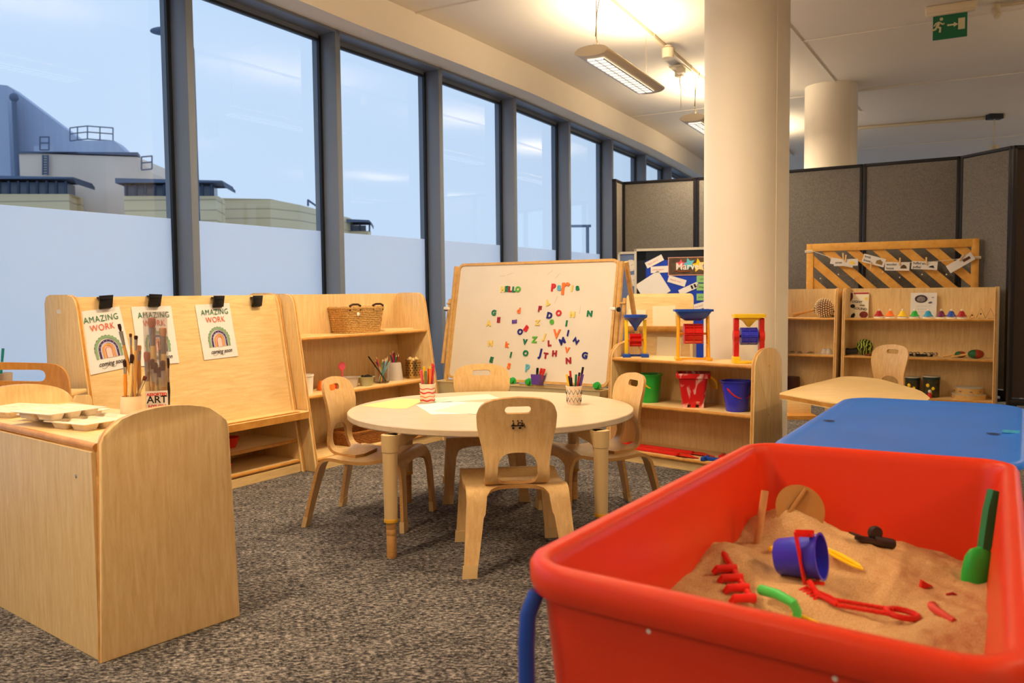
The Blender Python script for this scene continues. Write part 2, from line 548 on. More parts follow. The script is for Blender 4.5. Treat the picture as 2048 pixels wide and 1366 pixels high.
# ------------------------------------------------------------------ lighting: pendant lamps, track, sensors
LENS = bpy.data.materials.new('lit louvre'); LENS.use_nodes = True
_b = LENS.node_tree.nodes['Principled BSDF']; _b.inputs['Base Color'].default_value = (1, .95, .85, 1)
_b.inputs['Emission Color'].default_value = (1, .90, .72, 1); _b.inputs['Emission Strength'].default_value = 1.15
LAMPB = mat('cream lamp housing', L(216, 200, 170), .5)
CABLE = mat('cable', L(120, 100, 60), .6)
LOUV = mat('louvre blade', L(220, 224, 232), .2, .6)
uw = Vector((.452, .892, 0)); un = Vector((.892, -.452, 0))
LDIR = math.atan2(uw.y, uw.x)
def pendant(label):
    t = thing('pendant_lamp', label, 'ceiling light', (0, 0, 0), 0, 'pendant strip lamps in a row beside the windows')
    Lp, wd, th = 1.28, .125, .04
    g = G(); out = [(wd * math.cos(a), th * math.sin(a) * (1.0 if math.sin(a) > 0 else .75)) for a in [2 * PI * k / 28 for k in range(28)]]
    # oval shell, opened below by a recessed louvre
    g.slab([(a, b) for a, b in out], Lp, lambda a, b, c: Vector((c - Lp / 2, a, b)), 0, 0, .008)
    g.build('housing', LAMPB, t, angle=50)
    g = G(); g.box((0, 0, -.0335), (Lp - .16, .118, .008)); g.build('louvre', LENS, t, smooth=False)
    g = G()
    for k in range(15): g.box((-Lp / 2 + .1 + k * (Lp - .2) / 14, 0, -.040), (.005, .118, .006))
    for y in (-.06, .06, 0): g.box((0, y, -.040), (Lp - .16, .005, .007))
    g.build('louvre_grid', LOUV, t, smooth=False)
    for sx in (-1, 1):
        g = G(); x = sx * (Lp / 2 - .1)
        g.tube([(x, 0, .10), (x + .01, .004, .25), (x, 0, ZC - 2.6)], .003 if sx < 0 else .0012, 6)
        g.tube([(x, .05, .03), (x, 0, .10)], .0008, 4); g.tube([(x, -.05, .03), (x, 0, .10)], .0008, 4)
        if sx < 0: g.tube([(x + .015, 0, .10), (x + .008, 0, .04)], .004, 6); g.tube([(x - .004, .006, .12), (x + .004, -.006, .3), (x - .01, -.05, ZC - 2.6)], .003, 6)
        g.build('suspension_cable', CABLE, t)
    for nm, e, zz, rx, sy in (('lamp_light_down', LAMP_DOWN, -.05, 0, .11), ('lamp_light_up', LAMP_UP, .06, PI, .16)):
        ld = bpy.data.lights.new(nm, 'AREA'); ld.shape = 'RECTANGLE'; ld.size = Lp - .2; ld.size_y = sy; ld.energy = e; ld.color = LAMP_COL
        lo = bpy.data.objects.new(nm, ld); COL.objects.link(lo); lo.parent = t; lo.visible_glossy = (zz > 0); lo.location = (0, 0, zz); lo.rotation_euler = (rx, 0, 0)
    return t
P1 = atz(1182, 102, 2.6); P1 = P1 + uw * .64
lamp = pendant('oval pendant strip lamp hanging nearest in view, left of the large column')
ls = [(0, None), (1, 'oval pendant strip lamp half hidden behind the large column'), (-1, 'oval pendant strip lamp hanging above the round table'), (-2, 'oval pendant strip lamp above the art shelf'), (2, 'oval pendant strip lamp far down the window row'), (-3, 'oval pendant strip lamp behind the camera')]
for k, lb in ls:
    o = lamp if k == 0 else copy_tree(lamp)
    q = P1 + uw * (2.56 * k); place(o, (q.x, q.y, 2.6), LDIR)
    if lb: o['label'] = lb
# unseen second row, added out of frame to brighten room and ceiling
for k, q in enumerate(((2.9, 1.2), (6.5, 2.6), (2.3, -1.6), (5.1, 6.0), (7.4, 9.4), (9.6, 12.6))):
    o = copy_tree(lamp); place(o, (q[0], q[1], 2.6), LDIR)
    o['label'] = ['unseen added strip lamp above the sand tray', 'unseen added strip lamp right of the exit sign', 'unseen added strip lamp behind the sand tray', 'unseen added strip lamp right of the coloured bells', 'unseen added strip lamp beyond the partition on the right', 'unseen added strip lamp farthest right near the added back windows'][k]
    o['group'] = 'unseen strip lamps added for fill light'
# lighting track on the ceiling
a = atz(1218, 0, ZC - .02) - uw * 1.5; b = a + uw * 9.5
g = G(); m_ = (a + b) / 2; g.box((0, 0, 0), ((b - a).length, .035, .03), bev=.003)
tr = thing('lighting_track', 'thin cream lighting track running along the ceiling beside the lamps', 'lighting track', (m_.x, m_.y, ZC - .016), LDIR)
g.build('rail', LAMPB, tr)
g = G()
for k in range(9): g.box((-4.5 + k * 1.12, 0, 0), (.03, .045, .034))
g.build('clip', LAMPB, tr)
p = atz(1336, 108, ZC - .1)
g = G(); g.lathe([(.0, 0), (.045, 0), (.05, .01), (.05, .075), (.03, .09), (.03, .1)], (0, 0, 0), 24)
o = g.build('detector', LAMPB); o.location = (p.x, p.y, ZC - .1 - .032); tag(o, 'small round cream sensor under the ceiling track', 'sensor')
p = atz(1362, 140, ZC - .06)
t = thing('junction_box', 'pair of small cream junction boxes under the ceiling track', 'junction box', (p.x, p.y, ZC - .031), LDIR)
g = G(); g.box((0, 0, -.03), (.07, .07, .06), bev=.006); g.box((.12, .05, -.03), (.07, .07, .06), bev=.006); g.box((.05, .02, -.006), (.25, .14, .012)); g.build('box', LAMPB, t)
g = G(); q = Vector((.0, 0, -.06)); g.tube([(0, 0, -.06), (.03, .02, -.13), (.07, .02, -.17)], .003, 6); g.tube([(.12, .05, -.06), (.1, .04, -.13), (.07, .02, -.17), (.07, .02, -.36)], .003, 6); g.build('cable', LAMPB, t)
# conduit beyond the partition with a small pendant fitting
a = atz(1640, 262, ZC - .02); b = atz(2010, 233, ZC - .02)
g = G(); g.tube([a, b], .02, 8); tag(g.build('ceiling_conduit', LAMPB), 'cream conduit crossing the far ceiling above the partition', 'conduit')
p = aty(1989, 234, (a.y + b.y) / 2 - .45)
t = thing('hanging_spotlight', 'small hanging spotlight on a thin rod above the partition', 'ceiling light', (p.x, p.y, ZC - .0))
g = G(); g.box((0, 0, -.03), (.16, .1, .06)); g.build('mount', DARKG, t)
g = G(); g.cyl((0, 0, -.06), (0, 0, -.36), .008, seg=8); g.build('rod', LAMPB, t)
g = G(); g.lathe([(0, -.36), (.06, -.37), (.06, -.47), (.05, -.48), (0, -.475)], seg=20); g.build('lamp_head', LAMPB, t)
# conduit and spotlight beside the exit sign
a = atz(1992, 12, ZC - .02); b = a + un * 1.2
g = G(); g.tube([a, b], .015, 8); tag(g.build('ceiling_conduit', LAMPB), 'short cream conduit right of the green exit sign', 'conduit')
t = thing('spotlight', 'small white spotlight fitting beside the exit sign', 'ceiling light', (a.x, a.y, ZC), 0)
g = G(); g.box((0, 0, -.03), (.05, .05, .06), bev=.008); g.build('mount', LAMPB, t)
g = G(); g.tube([(-.02, 0, -.05), (.0, -.03, -.10)], .028, 14); g.build('lamp_head', LAMPB, t)
# exit sign
p = atz(1902, 22, ZC - .05); xd = (atz(1950, 14, ZC) - atz(1848, 29, ZC)); xd.z = 0
ea = math.atan2(xd.y, xd.x); EW = xd.length
t = thing('exit_sign', 'green emergency exit sign with running figure hanging from ceiling', 'exit sign', (p.x, p.y, ZC), ea)
g = G(); g.box((0, 0, -.03), (EW, .07, .06), bev=.012, seg=3); g.box((0, -.005, -.064), (EW * .92, .05, .02), bev=.006); g.build('housing', mat('cream sign housing', L(232, 212, 180), .45), t)
PW, PH = EW * .66, .17
g = G(); g.box((-.005, 0, -.075 - PH / 2), (PW, .008, PH)); sg = g.build('sign_panel', mat('exit sign green', L(10, 110, 70), .4), t)
SGN = mat('sign pale print', L(214, 206, 160), .5)
y0 = -.0048
def sgn(poly, ox, oz): 
    g.slab(poly, .0008, lambda a, b, c: Vector((ox + a, y0 - c, oz + b)), 0, 0)
g = G(); zc = -.075 - PH / 2 + .010; sgn([(-.022, -.040), (.022, -.040), (.022, .040), (-.022, .040)], .070, zc); g.build('door_symbol', SGN, t)
g = G(); sgn([(-.035, -.006), (.008, -.006), (.008, -.018), (.036, 0), (.008, .018), (.008, .006), (-.035, .006)], .012, zc); g.build('arrow_symbol', SGN, t)
g = G()
for pl_, w_ in (([(-.005, .03), (-.02, .0)], .011), ([(-.005, .03), (.02, .012), (.032, .018)], .006), ([(-.005, .03), (-.03, .022), (-.042, .004)], .006), ([(-.02, 0), (.004, -.012), (.0, -.045)], .008), ([(-.02, 0), (-.035, -.02), (-.062, -.022)], .008)):
    g.tube([(-.070 + x * .9, y0 - .0006, zc + z) for x, z in pl_], w_, 8)
g.lathe([(0, -.001), (.012, 0), (0, .001)], (-.061, y0 - .001, zc + .05), 14, 0, Matrix.Rotation(PI / 2, 3, 'X'))
g.build('running_figure_symbol', SGN, t)

# ------------------------------------------------------------------ outside
gm = mat('pale bounce paving', L(206, 208, 210), .95, var=.05, scale=1)  # unseen ground coloured pale to bounce daylight onto the frosted film
g = G(); g.box((-60, 60, -3.2), (300, 300, .2)); tag(g.build('ground', gm), kind='structure')
CLAD = mat('grey metal cladding', L(158, 168, 190), .6, var=.04, scale=.4)
CLADV = mat('lighter cladding', L(170, 180, 202), .6, var=.05, scale=.6, stretch=(6, 6, .1))
CREAMW = mat('weathered cream render', L(234, 210, 190), .9, var=.08, scale=.35)
STONE = bpy.data.materials.new('banded stone'); STONE.use_nodes = True
_n = STONE.node_tree; _bb = _n.nodes['Principled BSDF']; _t = _n.nodes.new('ShaderNodeTexCoord'); _s = _n.nodes.new('ShaderNodeSeparateXYZ'); _w = _n.nodes.new('ShaderNodeMath'); _w.operation = 'FRACT'
_m = _n.nodes.new('ShaderNodeMath'); _m.operation = 'MULTIPLY'; _m.inputs[1].default_value = 1.9; _c = _n.nodes.new('ShaderNodeValToRGB')
_c.color_ramp.elements[0].position = .0; _c.color_ramp.elements[0].color = L(150, 132, 104); _c.color_ramp.elements[1].position = .16; _c.color_ramp.elements[1].color = L(226, 200, 154)
_n.links.new(_t.outputs['Object'], _s.inputs[0]); _n.links.new(_s.outputs['Z'], _m.inputs[0]); _n.links.new(_m.outputs[0], _w.inputs[0]); _n.links.new(_w.outputs[0], _c.inputs[0]); _n.links.new(_c.outputs[0], _bb.inputs['Base Color'])
ROOFM = mat('dark roof edge', L(84, 98, 122), .6)
WGL = mat('dark glazing', L(84, 94, 112), .25, var=.2, scale=.5)
def block(name, mt, parent, pts, z0, dpt, mi=0):
    """prism standing on z0: front outline in pixels at depth(s); pts (px,py,Y); goes back by dpt"""
    top = [aty(a, b, y) for a, b, y in pts]
    g = G(); n = len(top)
    A = [Vector((p.x, p.y, z0)) for p in top]; B = [Vector(p) for p in top]
    bk = Vector((-.3, dpt, 0)); C_ = [p + bk for p in B]; D_ = [p + bk for p in A]
    va, vb, vc, vd = [[g.bm.verts.new(p) for p in q] for q in (A, B, C_, D_)]
    for i in range(n - 1):
        g.face([va[i], va[i + 1], vb[i + 1], vb[i]]); g.face([vb[i], vb[i + 1], vc[i + 1], vc[i]]); g.face([vc[i], vc[i + 1], vd[i + 1], vd[i]])
    g.face([va[0], vb[0], vc[0], vd[0]]); g.face([va[-1], vb[-1], vc[-1], vd[-1]])
    return g.build(name, mt, parent, smooth=False)
Z0 = -3.1
t = thing('warehouse_building', 'tall grey metal clad building at far left outside the window', 'building', (-30, 60, Z0))
def par(o, t):
    o.parent = t; o.matrix_parent_inverse = Matrix.Translation(-t.location); return o
par(block('wall', CLADV, None, [(-180, 150, 62), (15, 171, 62), (150, 272, 62), (235, 330, 62)], Z0, 2), t)
par(block('stair_tower', CLAD, None, [(-120, 168, 60), (14, 171, 60)], Z0, 1.2), t)
par(block('plant_room', CLADV, None, [(152, 281, 56), (228, 281, 56), (248, 300, 56)], Z0, 2), t)
par(block('roof_box', CLAD, None, [(68, 292, 57), (108, 292, 57)], Z0, 2), t)
g = G(); a1 = aty(28, 195, 59.4); g.cyl((a1.x, a1.y, 3), (a1.x, a1.y, a1.z), .16, seg=10); g.sphere((a1.x, a1.y, a1.z), .3, 10); par(g.build('flue_pipe', ROOFM), t)
g = G()
def rail(pts, dy):
    for lv in (0, 14, 26):
        g.tube([aty(a, b - lv, dy) for a, b in pts], .04, 5)
    for a, b in pts: g.tube([aty(a, b, dy), aty(a, b - 27, dy)], .04, 5)
rail([(140, 282), (155, 280), (175, 278), (200, 280), (226, 282)], 56.1); par(g.build('roof_railing', ROOFM), t)
t = thing('rendered_building', 'weathered cream rendered building with flat roof outside the window', 'building', (-28, 47, Z0))
par(block('wall', CREAMW, None, [(38, 306, 47), (275, 314, 47), (306, 347, 48.5)], Z0, 5), t)
par(block('roof_edge', ROOFM, None, [(36, 303, 46.9), (276, 311, 46.9)], aty(36, 307, 46.9).z, 1), t)
g = G(); rail([(283, 340), (304, 338)], 46.5); rail([(80, 300), (98, 300)], 46.6); par(g.build('roof_railing', ROOFM), t)
g = G()
for xx in (86, 96): g.tube([aty(xx, 310, 46.8), aty(xx, 350, 46.8)], .05, 5)
for k in range(8): g.tube([aty(86, 312 + k * 5, 46.8), aty(96, 312 + k * 5, 46.8)], .04, 5)
par(g.build('wall_ladder', ROOFM), t)
def bay(name, label, x0, x1, yt, yb, Y, ex=14):
    t = thing(name, label, 'building', (aty(x0, yt, Y).x, Y, Z0))
    par(block('stone_wall', STONE, None, [(x0, yb, Y), (x1, yb, Y), (x1 + 6, yb + 1, Y + 1)], Z0, 1.8), t)
    par(block('clerestory_window', WGL, None, [(x0, yt + 12, Y + .3), (x1 - 4, yt + 13, Y + .3)], aty(x0, yb, Y).z - .1, 1.4), t)
    g = G()
    for k in range(int((x1 - x0) / 19) + 1): g.tube([aty(x0 + 4 + k * 19, yt + 10, Y + .25), aty(x0 + 4 + k * 19, yb + 1, Y + .25)], .06, 4)
    par(g.build('window_mullion', ROOFM), t)
    par(block('flat_roof', ROOFM, None, [(x0 - ex, yt - 3, Y - .9), (x1 + ex - 6, yt + 2, Y - .9), (x1 + ex, yt + 16, Y)], aty(x0, yt + 7, Y - .9).z, 2.6), t)
bay('stone_bay_building', 'low stone bay with dark flat roof at far left outside', -120, 138, 352, 388, 44)
bay('stone_bay_building', 'stone bay with dark overhanging roof behind the first mullion', 248, 432, 359, 392, 44, 18)
bay('stone_bay_building', 'small far stone bay with dark roof in the third window', 640, 736, 438, 462, 60, 8)
t = thing('stone_wall_building', 'long curved stone parapet building in the second window', 'building', (-15, 49, Z0))
par(block('stone_wall', STONE, None, [(438, 396, 49), (540, 398, 49), (600, 410, 51), (655, 424, 55), (700, 436, 60)], Z0, 5), t)
par(block('coping', ROOFM, None, [(420, 394, 45.9), (541, 396, 45.9), (601, 408, 49.9), (655, 422, 54.9)], aty(420, 397, 45.9).z - .05, .4), t) if 0 else None
g = G(); g.tube([aty(616, 400, 50), aty(650, 424, 52)], .06, 5); g.tube([aty(616, 400, 50), aty(616, 412, 50)], .06, 5); par(g.build('roof_railing', ROOFM), t)
# street lamp: head seen beside the first mullion, and a far pole
p = aty(350, 62, 14)
t = thing('street_lamp', 'dark street lamp head on an arm beside the first mullion', 'street lamp', (p.x + .25, 14, -3.1))
g = G(); h = p.z + 3.1; g.tube([(0, 0, 0), (0, 0, h - .3), (-.05, 0, h)], [.08, .05, .04], 10); g.build('pole', ROOFM, t)
g = G(); g.sphere((-.42, 0, h + .0), .2, 14, (1.15, .6, .32)); g.build('lamp_head', ROOFM, t)
p = aty(1175, 452, 38)
t = thing('street_lamp', 'thin distant street lamp seen through a window above the whiteboard', 'street lamp', (p.x, 38, -3.1))
g = G(); h = p.z + 3.1; g.tube([(0, 0, 0), (0, 0, h)], .07, 8); g.build('pole', ROOFM, t)
g = G(); g.box((-.3, 0, h), (.9, .2, .1)); g.build('lamp_head', ROOFM, t)

# ------------------------------------------------------------------ grey folding partition
FAB = mat('grey brown partition fabric', L(114, 108, 100), .95, var=.28, scale=140, bump=.4)
PF = mat('black partition frame', L(20, 18, 22), .5, var=.1)
def panel(a, b, H, label, foot=False, m=FAB):
    a = Vector((a[0], a[1], 0)); b = Vector((b[0], b[1], 0)); d = b - a; Ln = d.length
    t = thing('partition_panel', label, 'partition', a, math.atan2(d.y, d.x), 'folding partition panels')
    g = G(); g.box((Ln / 2, .012, .13 + (H - .15) / 2), (Ln - .06, .03, H - .17)); g.build('fabric_panel', m, t)
    g = G(); fw = .028
    g.box((fw / 2 + .003, .012, H / 2 + .02), (fw, .045, H - .04), bev=.004); g.box((Ln - fw / 2 - .003, .012, H / 2 + .02), (fw, .045, H - .04), bev=.004)
    g.box((Ln / 2, .012, H - fw / 2), (Ln - .006, .045, fw), bev=.004); g.box((Ln / 2, .012, .105), (Ln - .01, .045, .05), bev=.004)
    g.build('frame', PF, t)
    g = G()
    for x in (.06, Ln - .06):
        g.box((x, .012, .05), (.05, .3, .025)); g.cyl((x, -.12, .02), (x, -.1, .02), .02); g.cyl((x, .12, .02), (x, .14, .02), .02)
        g.box((x, .012, .07), (.02, .03, .04))
    g.build('foot', PF, t)
HP = 2.15
def pz(px, py, H=HP): p = atz(px, py, H); return (p.x, p.y)
q0 = pz(1230, 357.5); q1 = pz(1245, 364); q2 = pz(1393, 355); q3 = pz(1727, 328); q4 = pz(1922, 312); q5 = pz(2026, 291)
mid = ((q2[0] + q3[0]) / 2, (q2[1] + q3[1]) / 2)
panel(q0, q1, HP, 'narrow end panel of the grey partition, by the windows')
panel(q1, q2, HP, 'grey fabric partition panel behind the blue noticeboard, by the windows')
panel(q2, mid, HP, 'grey fabric partition panel mostly hidden by the large column')
panel(mid, q3, HP, 'grey fabric partition panel just right of the large column')
panel(q3, q4, HP, 'grey fabric partition panel behind the middle of the slatted fence')
panel(q4, q5, HP, 'grey fabric partition panel turned forward at the right end')
e0 = pz(2027, 277.5, 2.2); s_ = .93
e0 = (q5[0] * s_, q5[1] * s_); 
panel(e0, (e0[0] + .75, e0[1] - .12), 2.07, 'dark brown fabric panel at the right edge of the photo', m=mat('dark brown fabric', L(52, 40, 34), .95, var=.2, scale=140))

# ------------------------------------------------------------------ shelf units
def side_outline(D, H, slant, rt=.05):
    return rounded([(0, 0), (D, 0), (D, H), (slant, H)], [.0, .0, rt * .8, rt * 1.2], 6)
def nosed_board(g, x0, x1, y0, y1, z, t=.02):
    """shelf with rounded front nose, top at z"""
    pts = [(y1, z - t), (y1, z), (y0 + t * .5, z)] + [(y0 + t * .5 - t * .5 * math.sin(a), z - t / 2 + t / 2 * math.cos(a)) for a in (PI * .17, PI * .33, PI * .5, PI * .67, PI * .83)] + [(y0 + t * .5, z - t)]
    n0 = len(g.bm.faces)
    V = [[g.bm.verts.new((x, a, b)) for a, b in pts] for x in (x0, x1)]
    n = len(pts)
    for k in range(n):
        f = g.face([V[0][k], V[0][(k + 1) % n], V[1][(k + 1) % n], V[1][k]], 1 if 2 <= k <= 7 else 0)
    g.face(V[0][::-1]); g.face(V[1])
def tall_unit(name, label, fr, Ln, levels, D=.40, H=1.0, slant=.16, z=0):
    t = thing(name, label, 'shelf unit', fr.w(0, 0), fr.a)
    T = .024
    for x in (0, Ln - T):
        g = G(); g.slab(side_outline(D, H, slant), T, lambda a, b, c, x=x: Vector((x + c, a, b)), 0, 1, .006)
        g.build('side_panel', [WV, WE], t)
    g = G(); g.box((Ln / 2, D - .008, (H - .0) / 2 + .02), (Ln - 2 * T, .012, H - .05)); g.build('back_panel', WV, t)
    for zz in levels:
        y0 = slant * zz / H + .006
        g = G(); nosed_board(g, T, Ln - T, y0, D - .015, zz)
        g.build('shelf', [WH, WE], t)
    g = G(); g.box((Ln / 2, .035, (levels[-1] - .02) / 2), (Ln - 2 * T, .018, levels[-1] - .022)); g.build('plinth', WH, t)
    g = G()
    for x in (-.0012, Ln + .0012):
        for zz in levels: g.lathe([(0, -.001), (.006, 0), (0, .001)], (x, D * .6, zz - .01), 10, 0, Matrix.Rotation(PI / 2, 3, 'Y'))
    g.build('screw_cap', WE, t)
    return t
FS = Fr(-1.10, 4.76, 57.5)
tall_unit('shelf_unit', 'tall maple shelf unit with wicker basket on top shelf, beside the easel', FS, 1.2, [.75, .42, .07])
FM = Fr(2.87, 7.5, -32)
tall_unit('shelf_unit', 'tall maple shelf unit holding the coloured bells', FM, 1.19, [.735, .407, .07], slant=.07, D=.34)
FL = Fr(2.84 - .848 * 1.15, 7.52 + .53 * 1.15, -32)
tall_unit('shelf_unit', 'tall maple shelf unit with beaded gourd shaker, right of the column', FL, 1.145, [.735, .407, .07], slant=.07, D=.34)

# art easel unit
FE = Fr(-1.15 - 1.23 * .51 - .02, 4.80 - 1.23 * .86, 59.3)
LE = 1.23
t = thing('art_easel_unit', 'maple art easel unit with three posters clipped to it', 'easel', FE.w(0, 0), FE.a)
SL = .17; DE = .40; HE = 1.0; T = .024
for x in (0, LE - T):
    g = G(); g.slab(side_outline(DE, HE + .006, SL), T, lambda a, b, c, x=x: Vector((x + c, a, b)), 0, 1, .006)
    g.build('side_panel', [WV, WE], t)
sl = lambda z, off=0: SL * z / HE + off
g = G()
for y_, in ((0,),):
    A = [Vector((x, sl(z, .012) + c, z)) for x in (0,) for z in (0,) for c in (0,)]
z0, z1 = .33, .995
pts = [(sl(z0, .014), z0), (sl(z1, .014), z1), (sl(z1, .032), z1), (sl(z0, .032), z0)]
g.slab(pts, LE - 2 * T, lambda a, b, c: Vector((T + c, a, b)), 0, 0, .003); g.build('easel_board', WH, t)
g = G()  # tray with groove
outl = rrect(-.0, -.062, LE - .0, sl(.33, .02), [.05, .05, .004, .004], 6)
inl = rrect(.06, -.04, LE - .06, -.0, .018, 5)
g.plate([outl, inl], .024, lambda u, v, c: Vector((u, v, .322 + c)), step=0, mi=0, me=1)
g.plate([outl], .012, lambda u, v, c: Vector((u, v, .310 + c)), step=0, mi=0, me=1)
g.build('paint_tray', [WH, WE], t)
for zz in (.185, .07):
    g = G(); nosed_board(g, T, LE - T, sl(zz, .006), DE - .015, zz); g.build('shelf', [WH, WE], t)
g = G(); g.box((LE / 2, DE - .008, .5), (LE - 2 * T, .012, .96)); g.build('back_panel', WV, t)
g = G(); g.box((LE / 2, .03, .024), (LE - 2 * T, .018, .047)); g.build('plinth', WH, t)
g = G(); g.box((-.0008, .29, .93), (.001, .03, .018)); g.build('maker_label', PAPER, t)

# low arch-ended shelf units
def arch_unit(name, label, fr, Ln, D, H, top, levels, closed=False):
    t = thing(name, label, 'shelf unit', fr.w(0, 0), fr.a)
    T = .024; tp = .022
    ow = D / 2 - tp - .004
    arch = [(0, 0), (D, 0)] + [(D - tp * .9, top)] + [(D / 2 + ow * math.cos(a), top + (H - top) * math.sin(a) ** .9) for a in [PI * k / 16 for k in range(1, 16)]] + [(tp * .9, top)]
    for x in (0, Ln - T):
        g = G(); g.slab(arch, T, lambda a, b, c, x=x: Vector((x + c, a, b)), 0, 1, .006); g.build('side_panel', [WV, WE], t)
    g = G()
    nosed_board(g, T, Ln - T, .006 + tp * .8, D - .02, top); 
    if closed: g.tube([(T, D - .022, top - .011), (Ln - T, D - .022, top - .011)], .0115, 12, mi=1)
    g.build('top_shelf', [WH, WE], t)
    for zz in levels:
        g = G(); nosed_board(g, T, Ln - T, .012, D - .02, zz); g.build('shelf', [WH, WE], t)
    g = G(); g.box((Ln / 2, D - .012 if closed else D - .016, (top - .022) / 2 if closed else top / 2), (Ln - 2 * T, .012, (top - .024) if closed else top - .03)); g.build('back_panel', WV, t)
    if not closed:
        g = G(); g.box((Ln / 2, .04, .025), (Ln - 2 * T, .018, .048)); g.build('plinth', WH, t)
    g = G()
    if closed:
        for x, zz in ((.93, .57), (.93, .30), (.12, .5)): g.lathe([(0, -.0015), (.006, 0), (0, .0015)], (x, D - .0055, zz), 10, 0, Matrix.Rotation(PI / 2, 3, 'X'))
    for zz in [top] + levels: g.lathe([(0, -.001), (.005, 0), (0, .001)], (Ln + .001, D * .5, zz - .01), 8, 0, Matrix.Rotation(PI / 2, 3, 'Y'))
    g.build('screw_cap', STEEL if closed else WE, t)
    return t
FB = Fr(.555, 5.05, -43.6)
arch_unit('low_shelf_unit', 'low maple shelf unit with arched ends holding seaside buckets', FB, .943, .34, .69, .605, [.345, .07])
FC = Fr(-.853, 2.622, 141.1)
arch_unit('low_shelf_unit', 'low maple shelf unit with arched end and closed back in the left foreground', FC, 1.05, .434, .682, .60, [.33, .07], closed=True)

# ------------------------------------------------------------------ nursery chairs
def smooth_prof(pts, n=10):
    P = [Vector((a, b)) for a, b in pts]; out = []
    for i in range(len(P) - 1):
        p0 = P[max(0, i - 1)]; p1 = P[i]; p2 = P[i + 1]; p3 = P[min(len(P) - 1, i + 2)]
        for k in range(n):
            t_ = k / n
            out.append(.5 * ((2 * p1) + (p2 - p0) * t_ + (2 * p0 - 5 * p1 + 4 * p2 - p3) * t_ ** 2 + (3 * p1 - p0 - 3 * p2 + p3) * t_ ** 3))
    out.append(P[-1]); return out
class Prof:
    def __init__(s, pts):
        s.p = smooth_prof(pts); s.s = [0]
        for a, b in zip(s.p, s.p[1:]): s.s.append(s.s[-1] + (b - a).length)
        s.L = s.s[-1]
    def at(s, v):
        v = min(max(v, 0), s.L)
        for i in range(len(s.s) - 1):
            if s.s[i + 1] >= v: break
        t_ = (v - s.s[i]) / max(1e-9, s.s[i + 1] - s.s[i])
        p = s.p[i].lerp(s.p[i + 1], t_)
        i0 = max(0, i - 2); i1 = min(len(s.p) - 1, i + 3)
        d = (s.p[i1] - s.p[i0]).normalized()
        return p, Vector((-d.y, d.x))
    def near(s, y, z):
        best = min(range(len(s.p)), key=lambda i: (s.p[i] - Vector((y, z))).length); return s.s[best]
